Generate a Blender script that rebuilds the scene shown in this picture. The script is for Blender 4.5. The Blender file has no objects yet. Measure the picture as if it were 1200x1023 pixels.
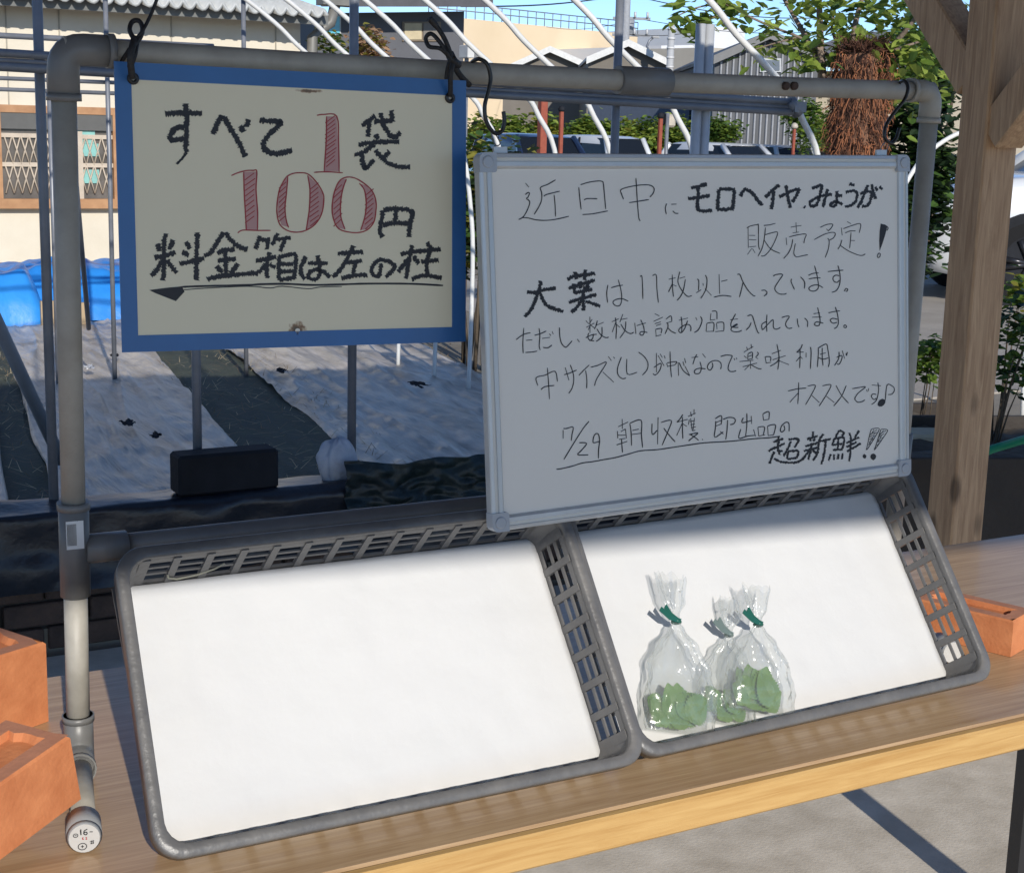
import bpy, math, random
from mathutils import Vector, Matrix, noise
rnd = random.Random(7)
R = math.radians
scene = bpy.context.scene
col = scene.collection
TZ = 0.72                      # height of the table top above the concrete floor

# ---------------------------------------------------------------- camera
FPX = 1786.19                  # focal length in pixels of a 1200 px wide frame
yaw, pitch, roll = -0.5157, 0.1974, 0.0268
cF = Vector((-math.sin(yaw)*math.cos(pitch), math.cos(yaw)*math.cos(pitch), -math.sin(pitch)))
cR0 = Vector((math.cos(yaw), math.sin(yaw), 0)); cU0 = cR0.cross(cF)
cR = cR0*math.cos(roll)+cU0*math.sin(roll); cU = cU0*math.cos(roll)-cR0*math.sin(roll)
cC = Vector((-0.3672, -1.5868, 0.694+TZ))
cam = bpy.data.cameras.new('camera'); camo = bpy.data.objects.new('camera', cam); col.objects.link(camo)
cam.sensor_width = 36; cam.lens = FPX/1200*36; cam.clip_start = .05; cam.clip_end = 2000
camo.matrix_world = Matrix(((cR.x, cU.x, -cF.x, cC.x), (cR.y, cU.y, -cF.y, cC.y), (cR.z, cU.z, -cF.z, cC.z), (0, 0, 0, 1)))
scene.camera = camo

# ---------------------------------------------------------------- light
SUN_EL, SUN_AZ = R(24.0), R(191.5)
w = bpy.data.worlds.new('World'); scene.world = w; w.use_nodes = True
wn = w.node_tree
sky = wn.nodes.new('ShaderNodeTexSky'); sky.sky_type = 'NISHITA'; sky.sun_disc = False
sky.sun_elevation = SUN_EL; sky.sun_rotation = SUN_AZ; sky.air_density = 0.65; sky.dust_density = 0.08; sky.ozone_density = 4.2
wn.links.new(sky.outputs[0], wn.nodes['Background'].inputs[0]); wn.nodes['Background'].inputs[1].default_value = 0.122
sl = bpy.data.lights.new('sun', 'SUN'); sl.energy = 3.4; sl.angle = R(0.55); sl.color = (1, .945, .86)
so = bpy.data.objects.new('sun', sl); col.objects.link(so); so.location = (-5, -12, 8)
to_sun = Vector((math.sin(SUN_AZ)*math.cos(SUN_EL), math.cos(SUN_AZ)*math.cos(SUN_EL), math.sin(SUN_EL)))
so.rotation_euler = (-to_sun).to_track_quat('-Z', 'Y').to_euler()
vs = scene.view_settings; vs.view_transform = 'Standard'; vs.look = 'None'; vs.exposure = 0.38; vs.gamma = 1; vs.use_curve_mapping = False
scene.cycles.use_denoising = True
scene.cycles.max_bounces = 10; scene.cycles.transparent_max_bounces = 24; scene.cycles.caustics_refractive = False

# ---------------------------------------------------------------- surveying: a pixel of the 1200x1023 photo to a place
def ray(u, v): return cF + cR*((u-600)/FPX) - cU*((v-511.5)/FPX)
def aty(u, v, Y): d = ray(u, v); return cC + d*((Y-cC.y)/d.y)
def atz(u, v, Z): d = ray(u, v); return cC + d*((Z-cC.z)/d.z)
def atd(u, v, D): return cC + ray(u, v)*D
def gp(u, D, Z=None):
    p = atd(u, 167, D); return Vector((p.x, p.y, Z if Z is not None else (0.06 if D < 20 else -0.24)))
def zat(u, v, D): return atd(u, v, D).z

# ---------------------------------------------------------------- mesh building
WM = {}
def thing(name, label, cat, loc=(0, 0, 0), group=None, M=None):
    o = bpy.data.objects.new(name, None); col.objects.link(o); o.empty_display_size = .1
    m = M if M is not None else Matrix.Translation(Vector(loc))
    o.matrix_world = m; WM[o] = m
    return tag(o, label, cat, group)
def tag(o, label, cat, group=None):
    o['label'] = label; o['category'] = cat
    if group: o['group'] = group
    return o
def struct(o): o['kind'] = 'structure'; return o

class MB:
    def __init__(s): s.v = []; s.f = []; s.m = []; s.sm = []
    def add(s, vs_, fs, mi=0, smooth=False):
        b = len(s.v); s.v.extend([Vector(q) for q in vs_])
        for f in fs: s.f.append([i+b for i in f]); s.m.append(mi); s.sm.append(smooth)
        return s
    def box(s, c, d, rot=None, mi=0):
        c = Vector(c); x, y, z = d[0]/2, d[1]/2, d[2]/2
        P = [Vector(q) for q in ((-x,-y,-z),(x,-y,-z),(x,y,-z),(-x,y,-z),(-x,-y,z),(x,-y,z),(x,y,z),(-x,y,z))]
        if rot is not None: P = [rot @ q for q in P]
        return s.add([c+q for q in P], [(0,3,2,1),(4,5,6,7),(0,1,5,4),(1,2,6,5),(2,3,7,6),(3,0,4,7)], mi)
    def bev(s, c, d, b, rot=None, mi=0):
        """box with chamfered edges"""
        c = Vector(c); h = [q/2 for q in d]; P = []; idx = {}
        for sx in (-1,1):
            for sy in (-1,1):
                for sz in (-1,1):
                    for k in range(3):
                        q = [sx*h[0], sy*h[1], sz*h[2]]
                        for j in range(3):
                            if j != k: q[j] -= (sx,sy,sz)[j]*b
                        idx[(sx,sy,sz,k)] = len(P); P.append(Vector(q))
        F = []
        for k in range(3):
            a, e = [(1,2),(2,0),(0,1)][k]
            for sg in (-1,1):
                def key(sa, se):
                    t = [0,0,0]; t[k] = sg; t[a] = sa; t[e] = se; return idx[(t[0],t[1],t[2],k)]
                f = [key(-1,-1), key(1,-1), key(1,1), key(-1,1)]
                F.append(f if sg > 0 else f[::-1])
        for k in range(3):
            a, e = [(1,2),(2,0),(0,1)][k]
            for sa in (-1,1):
                for se in (-1,1):
                    def key(sk, kk):
                        t = [0,0,0]; t[k] = sk; t[a] = sa; t[e] = se; return idx[(t[0],t[1],t[2],kk)]
                    f = [key(-1,a), key(1,a), key(1,e), key(-1,e)]
                    F.append(f if sa*se > 0 else f[::-1])
        for sx in (-1,1):
            for sy in (-1,1):
                for sz in (-1,1):
                    f = [idx[(sx,sy,sz,k)] for k in range(3)]
                    F.append(f if sx*sy*sz > 0 else f[::-1])
        if rot is not None: P = [rot @ q for q in P]
        return s.add([c+q for q in P], F, mi)
    def tube(s, pts, r, n=10, caps=True, mi=0, closed=False):
        pts = [Vector(p) for p in pts]; N = len(pts)
        rr = r if isinstance(r, (list, tuple)) else [r]*N
        t0 = (pts[1]-pts[0]).normalized()
        a = Vector((0,0,1)) if abs(t0.z) < .9 else Vector((1,0,0))
        nrm = t0.cross(a).normalized(); V = []; prev = t0
        for i in range(N):
            if closed: t = (pts[(i+1) % N]-pts[i-1]).normalized()
            else: t = (pts[min(i+1, N-1)]-pts[max(i-1, 0)]).normalized()
            ax = prev.cross(t)
            if ax.length > 1e-7: nrm = Matrix.Rotation(prev.angle(t), 3, ax.normalized()) @ nrm
            nrm = (nrm - t*nrm.dot(t)).normalized(); prev = t
            bn = t.cross(nrm)
            for k in range(n):
                an = 2*math.pi*k/n; V.append(pts[i]+(nrm*math.cos(an)+bn*math.sin(an))*rr[i])
        F = []
        for i in range(N if closed else N-1):
            j = (i+1) % N
            for k in range(n):
                F.append((i*n+k, i*n+(k+1) % n, j*n+(k+1) % n, j*n+k))
        s.add(V, F, mi, True)
        if caps and not closed:
            b = len(s.v)-len(V)
            s.f.append([b+k for k in range(n)][::-1]); s.m.append(mi); s.sm.append(False)
            s.f.append([b+(N-1)*n+k for k in range(n)]); s.m.append(mi); s.sm.append(False)
        return s
    def grid(s, fn, nu, nv, mi=0, smooth=True):
        V = [fn(i/nu, j/nv) for j in range(nv+1) for i in range(nu+1)]
        F = [(j*(nu+1)+i, j*(nu+1)+i+1, (j+1)*(nu+1)+i+1, (j+1)*(nu+1)+i) for j in range(nv) for i in range(nu)]
        return s.add(V, F, mi, smooth)
    def prism(s, poly, fn, t0, t1, mi=0):
        """poly: 2d points; fn(a,b,t) -> point"""
        n = len(poly)
        V = [fn(a, b, t0) for a, b in poly]+[fn(a, b, t1) for a, b in poly]
        F = [list(range(n))[::-1], list(range(n, 2*n))]+[(i, (i+1) % n, n+(i+1) % n, n+i) for i in range(n)]
        return s.add(V, F, mi)
    def build(s, name, mats, parent=None, fix=False):
        me = bpy.data.meshes.new(name)
        V = s.v
        if parent is not None:
            inv = WM[parent].inverted(); V = [inv @ q for q in V]
        me.from_pydata([tuple(q) for q in V], [], s.f)
        for m in (mats if isinstance(mats, (list, tuple)) else [mats]): me.materials.append(m)
        me.polygons.foreach_set('material_index', s.m)
        me.polygons.foreach_set('use_smooth', s.sm)
        me.update()
        if fix:
            import bmesh
            bm = bmesh.new(); bm.from_mesh(me); bmesh.ops.recalc_face_normals(bm, faces=bm.faces); bm.to_mesh(me); bm.free()
        o = bpy.data.objects.new(name, me); col.objects.link(o)
        if parent is not None: o.parent = parent; WM[o] = WM[parent]
        else: WM[o] = Matrix.Identity(4)
        return o
def centre(o):
    """move a top-level mesh's origin to the middle of its base"""
    me = o.data; xs = [v.co.x for v in me.vertices]; ys = [v.co.y for v in me.vertices]; zs = [v.co.z for v in me.vertices]
    c = Vector(((min(xs)+max(xs))/2, (min(ys)+max(ys))/2, min(zs)))
    me.transform(Matrix.Translation(-c)); o.location = c; WM[o] = Matrix.Translation(c); return o
def copy_tree(o, parent=None):
    c = o.copy(); col.objects.link(c); c.parent = parent; WM[c] = WM.get(o)
    for ch in list(o.children): copy_tree(ch, c)
    return c
def frame3(o, x, z):
    """matrix from an origin, an x axis and an approximate z axis"""
    x = Vector(x).normalized(); z = Vector(z); z = (z-x*z.dot(x)).normalized(); y = z.cross(x)
    return Matrix(((x.x, y.x, z.x, o[0]), (x.y, y.y, z.y, o[1]), (x.z, y.z, z.z, o[2]), (0,0,0,1)))
def nz(p, s=1.0, seed=0.0): return noise.noise(Vector((p[0]*s+seed, p[1]*s-seed, p[2]*s+seed*.5)))

# ---------------------------------------------------------------- materials
MATS = {}
def mat(name, c, rough=.6, var=.12, scale=8., bump=0., bscale=40., metal=0., spec=.5, c2=None, stretch=(1,1,1), coat=0., alpha=None, trans=0., detail=6., thr=None, sub=0.):
    """procedural paint: base colour mixed by stretched noise, with roughness change and fine relief"""
    if name in MATS: return MATS[name]
    m = bpy.data.materials.new(name); m.use_nodes = True; nt = m.node_tree; N = nt.nodes; L = nt.links
    b = N['Principled BSDF']; tc = N.new('ShaderNodeTexCoord'); mp = N.new('ShaderNodeMapping')
    mp.inputs['Scale'].default_value = stretch; L.new(tc.outputs['Object'], mp.inputs[0])
    n = N.new('ShaderNodeTexNoise'); n.inputs['Scale'].default_value = scale; n.inputs['Detail'].default_value = detail; n.inputs['Roughness'].default_value = .62
    L.new(mp.outputs[0], n.inputs['Vector'])
    cr = N.new('ShaderNodeValToRGB'); e = cr.color_ramp.elements
    if c2 is None:
        a = [max(0, q*(1-var)) for q in c]; z = [min(1, q*(1+var)) for q in c]
    else: a, z = c, c2
    lo, hi = thr if thr else (.3, .7)
    e[0].position = lo; e[1].position = hi; e[0].color = (*a, 1); e[1].color = (*z, 1)
    L.new(n.outputs['Fac'], cr.inputs[0]); L.new(cr.outputs[0], b.inputs['Base Color'])
    mr = N.new('ShaderNodeMapRange'); mr.inputs['To Min'].default_value = max(.02, rough-.1); mr.inputs['To Max'].default_value = min(1, rough+.1)
    L.new(n.outputs['Fac'], mr.inputs['Value']); L.new(mr.outputs[0], b.inputs['Roughness'])
    b.inputs['Metallic'].default_value = metal; b.inputs['Specular IOR Level'].default_value = spec
    b.inputs['Coat Weight'].default_value = coat
    if trans: b.inputs['Transmission Weight'].default_value = trans
    if sub:
        b.inputs['Subsurface Weight'].default_value = sub; b.inputs['Subsurface Radius'].default_value = (.02,.02,.02)
    if bump:
        n2 = N.new('ShaderNodeTexNoise'); n2.inputs['Scale'].default_value = bscale; n2.inputs['Detail'].default_value = 8
        L.new(mp.outputs[0], n2.inputs['Vector'])
        bp = N.new('ShaderNodeBump'); bp.inputs['Strength'].default_value = bump; bp.inputs['Distance'].default_value = .01
        L.new(n2.outputs['Fac'], bp.inputs['Height']); L.new(bp.outputs[0], b.inputs['Normal'])
    MATS[name] = m; return m
def leafmat(name, c, c2, rough=.5, tr=.35):
    m = mat(name, c, rough, c2=c2, scale=3.5, thr=(.35,.65)); nt = m.node_tree; N = nt.nodes; L = nt.links
    b = N['Principled BSDF']; t = N.new('ShaderNodeBsdfTranslucent'); mx = N.new('ShaderNodeMixShader'); mx.inputs[0].default_value = tr
    src = b.inputs['Base Color'].links[0].from_socket
    hs = N.new('ShaderNodeHueSaturation'); hs.inputs['Value'].default_value = 1.5; hs.inputs['Hue'].default_value = .48
    L.new(src, hs.inputs['Color']); L.new(hs.outputs[0], t.inputs['Color'])
    L.new(b.outputs[0], mx.inputs[1]); L.new(t.outputs[0], mx.inputs[2]); L.new(mx.outputs[0], N['Material Output'].inputs[0])
    return m
def woodmat(name, c, c2, axis=0, scale=4., rough=.55, bump=.25, knots=True, ratio=14., dist=1.2, coat=0.):
    if name in MATS: return MATS[name]
    m = bpy.data.materials.new(name); m.use_nodes = True; nt = m.node_tree; N = nt.nodes; L = nt.links
    b = N['Principled BSDF']; tc = N.new('ShaderNodeTexCoord'); mp = N.new('ShaderNodeMapping')
    st = [ratio]*3; st[axis] = 1.; mp.inputs['Scale'].default_value = st; L.new(tc.outputs['Object'], mp.inputs[0])
    n = N.new('ShaderNodeTexNoise'); n.inputs['Scale'].default_value = scale; n.inputs['Detail'].default_value = 9; n.inputs['Roughness'].default_value = .65; n.inputs['Distortion'].default_value = dist
    L.new(mp.outputs[0], n.inputs['Vector'])
    cr = N.new('ShaderNodeValToRGB'); e = cr.color_ramp.elements; e[0].position = .32; e[1].position = .68; e[0].color = (*c, 1); e[1].color = (*c2, 1)
    L.new(n.outputs['Fac'], cr.inputs[0]); out = cr.outputs[0]
    if knots:
        v = N.new('ShaderNodeTexVoronoi'); v.inputs['Scale'].default_value = 1.0
        mk = N.new('ShaderNodeMapping'); sk = [11.]*3; sk[axis] = 4.5; mk.inputs['Scale'].default_value = sk; L.new(tc.outputs['Object'], mk.inputs[0]); L.new(mk.outputs[0], v.inputs['Vector'])
        kr = N.new('ShaderNodeValToRGB'); kr.color_ramp.elements[0].position = .1; kr.color_ramp.elements[1].position = .2
        kr.color_ramp.elements[0].color = (.38,.38,.38,1); kr.color_ramp.elements[1].color = (1,1,1,1); L.new(v.outputs['Distance'], kr.inputs[0])
        mx = N.new('ShaderNodeMix'); mx.data_type = 'RGBA'; mx.blend_type = 'MULTIPLY'; mx.inputs['Factor'].default_value = 1
        L.new(out, mx.inputs['A']); L.new(kr.outputs[0], mx.inputs['B']); out = mx.outputs['Result']
    L.new(out, b.inputs['Base Color']); b.inputs['Roughness'].default_value = rough; b.inputs['Coat Weight'].default_value = coat; b.inputs['Coat Roughness'].default_value = .12
    bp = N.new('ShaderNodeBump'); bp.inputs['Strength'].default_value = bump; bp.inputs['Distance'].default_value = .004
    L.new(n.outputs['Fac'], bp.inputs['Height']); L.new(bp.outputs[0], b.inputs['Normal'])
    MATS[name] = m; return m

M_conc = mat('concrete', (.46,.40,.31), .9, scale=9, c2=(.66,.59,.48), bump=.12, bscale=140)
M_soil = mat('soil', (.05,.04,.03), .95, scale=6, c2=(.12,.10,.075), bump=1., bscale=30)
M_pave = mat('paving', (.30,.27,.23), .9, scale=2, c2=(.40,.36,.31), bump=.5, bscale=60)
M_pvc = mat('weathered_pvc', (.26,.243,.208), .5, scale=14, c2=(.385,.365,.32), bump=.08, bscale=60, thr=(.25,.6))
M_fit = mat('grey_fitting', (.135,.135,.135), .42, scale=12, c2=(.19,.19,.185), bump=.05)
M_crate = mat('grey_crate_plastic', (.085,.085,.088), .38, scale=16, c2=(.15,.145,.14), bump=.12, bscale=120)
M_paper = mat('white_paper', (.55,.55,.55), .7, scale=2.2, c2=(.59,.59,.585), bump=.7, bscale=6)
M_white = mat('whiteboard_enamel', (.79,.755,.69), .3, scale=1.5, c2=(.82,.785,.72), var=.02)
M_alu = mat('silver_frame', (.50,.52,.53), .36, scale=20, c2=(.58,.60,.61), metal=.35)
M_alul = mat('pale_ridge', (.66,.65,.60), .4, var=.04)
M_cap = mat('clear_grey_corner', (.40,.43,.47), .22, var=.05)
M_ink = mat('black_marker_ink', (.012,.012,.016), .5, var=.2)
M_red = mat('red_marker_ink', (.36,.03,.035), .5, var=.2)
M_pink = mat('faded_red_marker', (.52,.30,.28), .6, var=.1)
M_blue = mat('blue_enamel', (.032,.135,.36), .35, scale=6, var=.15)
M_cord = mat('black_cord', (.012,.012,.013), .55, bump=.3, bscale=200)
M_wire = mat('black_coated_wire', (.015,.014,.013), .35)
M_terra = mat('terracotta', (.45,.145,.052), .8, scale=22, c2=(.60,.225,.09), bump=.12, bscale=170)
M_terrad = mat('dusty_terracotta', (.36,.16,.095), .9, scale=14, c2=(.48,.21,.12), bump=.12, bscale=120)
M_galv = mat('galvanised_steel', (.15,.16,.18), .42, scale=9, c2=(.23,.24,.265), metal=.2)  # darkened so the shade on the posts is in the colour
M_whitepaint = mat('white_coated_pipe', (.62,.62,.60), .4, scale=9, c2=(.70,.70,.68))
M_black = mat('black_plastic', (.012,.013,.016), .75, scale=6, c2=(.022,.024,.03), bump=.2, spec=.15)
M_film = mat('black_mulch_film', (.006,.008,.013), .32, scale=5, c2=(.02,.024,.034), bump=.6, bscale=14)
M_steelk = mat('dark_steel', (.02,.02,.022), .45)
M_glassk = mat('car_glass', (.010,.013,.018), .1, var=.05, spec=.35)
M_tyre = mat('tyre_rubber', (.014,.014,.015), .85, bump=.2, spec=.15)
M_rim = mat('dark_alloy', (.05,.05,.055), .3, metal=.7)
# ---------------------------------------------------------------- handwriting: strokes as drawn on the two boards
# each entry: (x0, y0, zoom, pen width, kind, strokes); kinds t thin pen, s scribbled thick, f filled
def strokes(txt):
    return [[tuple(float(q) for q in p.split(',')) for p in st.split()] for st in txt.split('/')]
BOARD_LINES = [
 ('近日中に', [(600,200,10,1.25,'t','163,150 205,200/163,288 195,262 212,272 195,315 178,335 215,370 200,440 165,515 130,560 85,583/130,560 200,565 300,588 420,593 540,578 680,545/520,112 430,165 342,203 355,260 357,340 330,420 268,523/380,308 420,285 570,247/503,290 515,400 522,548/795,200 808,330 825,465/815,172 900,145 1000,128 1065,130 1085,155 1100,300 1115,460/858,352 900,335 1015,338/840,525 950,518 1060,498 1140,482'),
   (720,200,10,1.25,'t','125,345 100,280 95,230 200,195 330,175 420,175 470,195 487,230 470,280 435,318/190,385 300,368 425,348/270,92 280,250 290,400 305,560 322,602/635,395 618,450 630,522/688,405 750,402/705,482 735,510 772,512')]),
 ('モロヘイヤみょうが', [(800,205,10,3.3,'s','120,160 200,145 310,115/85,285 200,275 345,250/205,150 205,250 195,340 205,420 290,435 370,425/450,180 440,300 435,400 450,425/450,178 560,175 640,180/628,180 625,300 612,410/440,415 530,415 620,405/700,260 755,180 840,225 900,300 960,370/1160,125 1080,190 995,275/1095,200 1085,320 1065,415'),
   (0,0,1,2.9,'s','916,232 928,226 940,222/924,218 926,232 929,245/940,222 936,231 931,238'),
   (930,205,10,2.7,'s','150,383 168,392/245,170 300,150 360,135 345,220 320,310 290,375 230,375 225,330 280,290 360,255 480,240/430,175 410,260 385,345 370,390/540,200 535,290 530,350 500,385 465,375 480,340 530,330 605,355/540,255 600,255/685,115 745,135/640,215 700,200 765,205 775,260 750,330 690,375 630,385/810,235 880,205 940,215 935,300 890,375 830,380/905,130 870,210 825,320 780,400/945,120 970,220 990,295/990,150 1010,200/1040,145 1070,185')]),
 ('販売予定', [(865,250,13.333,1.05,'t','190,240 192,560/170,248 230,215 330,197 352,210 352,500 370,590/205,365 300,365/205,432 318,435/205,545 315,535/245,570 180,665/258,570 298,640/435,208 520,200 620,175/462,240 445,400 410,560 345,690/455,355 560,325 650,315 620,430 545,575 470,665 420,690 395,682/440,435 540,575 690,648/860,235 1025,208/940,160 948,315/890,328 985,312/785,400 795,515/830,390 960,358 1095,345 1075,420 1062,490/888,425 870,530 820,640 745,728/930,490 905,630 925,690 965,702 1040,685 1125,668'),
   (955,250,13.333,1.05,'t','120,240 220,195 315,190 290,250 250,290/215,262 250,300/25,432 180,350 300,318 355,335 330,400 265,438/232,410 258,450 245,570 195,712/540,148 600,182/450,245 462,365/478,262 620,210 750,185 728,325/508,328 580,298 672,295/600,320 590,450 578,565/600,445 660,448/458,435 430,520 392,585/425,520 560,610 700,670 775,680 820,655/1005,690 1030,645 1055,660 1045,700 1018,715 1005,690/1120,195 1180,245 1160,290'),
   (955,250,13.333,1,'f','1065,180 1120,195 1165,240 1130,370 1080,520 1045,610 1040,450 1048,300')]),
 ('大葉', [(605,310,10,3.3,'s','140,335 220,345 300,320 480,292/300,205 295,270 250,400 200,530 115,632/290,345 350,470 420,520 570,570/615,195 700,150 830,140 940,115/705,100 720,190/825,75 815,200/630,300 760,255 940,200/690,240 700,320 740,345 910,305/760,215 770,300/850,230 855,290 800,290/635,465 780,415 960,370/805,310 805,440 805,560/790,430 720,530 665,580/830,450 900,470 1005,510')]),
 ('は11枚以上入っています。', [(700,310,10,1.2,'t','143,255 130,350 140,465/180,290 250,270 320,258/265,195 300,330 305,430 290,490 255,505 215,485 205,455 240,428 310,418 385,448/522,160 545,165 555,420/668,148 712,140 720,300 738,465/858,190 940,172/900,135 905,300 915,395/905,235 880,290 855,340/910,255 950,272/990,100 968,190 975,250 1020,330 1080,390 1130,382/985,180 1050,160/1055,190 1030,320 995,395 955,438'),
   (790,305,10,1.2,'t','292,238 312,260 308,370/282,400 340,362/360,285 365,315/388,190 408,240 400,340 370,410 335,465/385,350 462,430/550,180 557,410/575,265 648,248/490,450 590,430 695,442/765,185 795,185 830,270 890,370 950,430 975,435/830,280 810,370 788,450/1045,372 1085,368 1110,390 1105,415 1075,438'),
   (895,300,10,1.2,'t','135,255 170,235 245,235 200,310 155,385 165,430 210,462 265,465 290,455/352,285 345,320 385,412/455,262 490,300 505,340 498,400/548,245 600,222 668,215/552,285 620,275 690,273/620,130 650,250 665,370 650,410 610,430 565,420 555,390 600,362 660,358 720,390/775,200 870,190 958,183/893,128 912,200 920,290 905,370 870,425 820,443/910,250 870,242 838,265 840,305 880,328 912,300/965,432 985,400 1005,405 1000,428 980,430')]),
 ('ただし、数枚は訳あり品を入れています。', [(600,365,10,1.2,'t','65,350 150,290 235,268/155,212 145,380 150,510/182,358 255,350/175,500 250,495 315,483/282,298 350,280 420,248/335,215 345,300 338,420 350,472/372,335 465,322/382,440 440,445 488,412/455,280 475,302/488,250 503,285/575,205 580,310 600,390 640,435 665,430 725,362/785,342 812,378/885,125 920,165/932,80 935,190/960,110 925,165/890,205 985,155/935,185 915,235/935,175 985,210/935,190 935,270/885,328 950,295 1015,285/920,270 910,310 925,350 985,365/975,280 965,335 930,365/1020,125 1005,185 985,225/1010,180 1095,145/1075,200 1075,290 1050,340 1005,370/1015,220 1060,290 1120,325 1155,318'),
   (700,355,10,1.2,'t','190,240 270,205/232,190 245,300 240,440/240,240 195,362/245,270 285,305/320,150 285,245/290,215 375,198/355,235 345,340 285,430/295,265 350,345 410,378 450,360/460,252 475,380/482,285 590,252/530,215 565,300 570,370 545,398 520,380 540,355 610,365/695,145 750,170/682,235 790,185/695,262 765,240/710,285 770,265/705,330 712,405/705,328 775,318 770,375/705,410 772,392/825,210 885,170 895,235/830,255 895,235/845,250 850,300 815,382/850,310 890,350 945,375/978,222 1085,195/1005,180 1015,270 1010,360/1080,225 1050,310 1010,365 980,355 985,320 1050,275 1100,275 1120,310 1115,350'),
   (790,350,10,1.2,'t','275,235 290,270/330,225 350,270 330,340 300,390 258,415/455,190 445,270/465,165 520,170 525,260/450,270 505,262/405,310 398,400/405,308 485,300 485,400/398,403 488,400/520,305 525,375/520,300 600,298 605,390/505,405 605,395/680,265 770,255/745,195 690,300 700,350 770,320/700,348 735,355 775,355/765,310 715,340 688,380 720,405 780,405 815,388/880,222 935,215 970,320 1000,405 1020,422/925,295 905,345 865,385'),
   (890,350,10,1.2,'t','110,205 105,300 108,405/55,385 50,320 105,285/60,385 110,330 170,270 185,280 185,350 210,375 240,370 268,352/282,240 330,225 372,228 335,290 330,330 360,365 405,360/465,250 470,310 485,352/550,245 585,285 582,350/655,195 730,183/640,235 750,233/703,120 730,250 725,320 695,335 665,320 690,290 770,305/828,185 890,170 965,160/910,115 935,200 945,300 925,350 895,368/935,260 880,248 850,270 880,305 930,295/1005,345 1020,325 1040,340 1030,358 1005,350')]),
 ('中サイズ(L)が中心なので薬味利用が', [(620,405,10,1.2,'t','125,487 105,395 210,365 325,320 355,440/160,535 210,500 318,485/235,278 250,450 262,645/432,360 500,340 580,305/445,275 490,425/505,245 540,350 545,440 525,520 488,578/728,245 665,305 605,368/685,310 700,420 698,518/745,272 830,250 930,213 850,350 810,420 790,488/885,325 1015,447/950,145 988,195/1012,150 1025,170'),
   (720,400,10,1.2,'t','105,202 65,310 58,380 80,430 120,455 158,447/168,225 175,400 290,380/305,145 370,195 415,270 405,350 350,415/485,325 565,275 565,330 535,385 500,412 475,395/515,155 515,380/535,185 605,305/560,165 585,210/605,185 618,218/635,275 650,320/640,270 750,255 735,290/650,310 735,295/675,135 680,300 692,438/770,265 775,420/780,265 830,360 905,420/850,310 905,415/825,255 840,305/845,215 858,270'),
   (810,400,12,1.2,'t','32,250 125,240/105,205 75,265 50,345/185,195 228,250/150,308 170,390 150,460 110,477 75,465 80,425 140,400 230,408/320,320 330,370 295,425 260,405 258,360 300,310 370,290 430,310 450,360 438,412/440,235 510,215 590,220 600,240 560,330 545,400 570,440 620,445 658,432/628,258 640,285/660,250 668,275/765,175 900,92/805,100 820,145/868,60 875,120/770,225 805,255/825,195 820,275/825,195 885,175 885,260/830,235 880,215/820,278 890,260/955,170 970,200 930,245/935,250 968,265/705,305 900,285/750,378 950,325/858,285 860,405/850,350 775,425/870,350 960,400 1015,405/1065,240 1080,325/1065,238 1140,240 1140,300/1075,325 1150,315'),
   (910,395,12,1.2,'t','-40,255 85,207/-30,340 152,282/30,120 60,300 42,475/60,325 20,380 -65,430/65,355 200,408/388,122 360,185 305,235/305,235 405,230/355,180 355,300 348,455/350,300 300,362/355,290 390,325/440,240 438,305/500,160 510,240 498,465/612,175 608,300 595,440/605,178 720,118 745,200 765,350 750,440/665,170 665,300 675,420/635,262 715,240/615,310 680,330 750,312/865,305 940,280 930,350 900,400 870,395/900,225 895,320 835,420/945,210 978,322/1000,245 1005,280 1018,230')]),
 ('オススメです♪', [(915,435,8.571,1.15,'t','88,212 180,190 270,182/195,125 192,240 185,340/190,230 105,325/285,162 362,155 320,250 262,348/325,255 400,325/432,160 518,150 470,250 398,362/470,262 550,325/568,155 620,250 692,332/670,155 620,265 543,360/730,188 800,175 862,170 790,230 755,285 780,320 820,318 855,298/872,195 880,218/893,182 890,210/925,150 1015,158/985,125 992,200 970,300 920,345/970,245 935,240 920,265 945,295 970,280/1058,300 1078,150 1135,165 1150,200 1125,240 1085,245'),
   (915,435,8.571,1,'f','1060,300 1058,325 1045,348 1022,364 995,364 980,350 985,325 1000,300 1030,286')]),
 ('7/29 朝収穫 即出品の', [(645,485,10,1.3,'t','175,205 175,305/178,185 210,188 290,170 280,250 270,330/478,102 400,200 280,390 185,548/362,352 450,360 390,440 345,488 400,495 470,492/600,335 550,350 525,345 535,275 565,245 590,260 602,330 590,430 588,535/820,165 935,110/865,75 868,190/850,222 905,190/810,215 815,300/905,195 915,300/815,265 905,262/830,312 905,300/800,378 925,335/858,310 865,400 870,465/955,130 970,230 975,385/955,125 1085,88 1090,250 1105,408/985,208 1060,192/980,255 1085,240'),
   (740,475,10,1.3,'t','265,228 268,355 325,305/335,155 330,470/368,215 490,192 450,320 382,480/402,280 450,345 535,440/625,120 590,175 555,212/555,212 680,178/620,150 620,290 625,402/615,230 552,368/625,230 670,260/685,145 775,105/715,90 725,145/755,60 755,120/700,180 690,240/715,165 735,310/705,205 765,190/715,240 765,232/720,275 775,265/735,310 770,305/760,160 745,300/695,355 800,335 750,380 690,430/700,350 750,375 810,422/848,408 860,415'),
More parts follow.
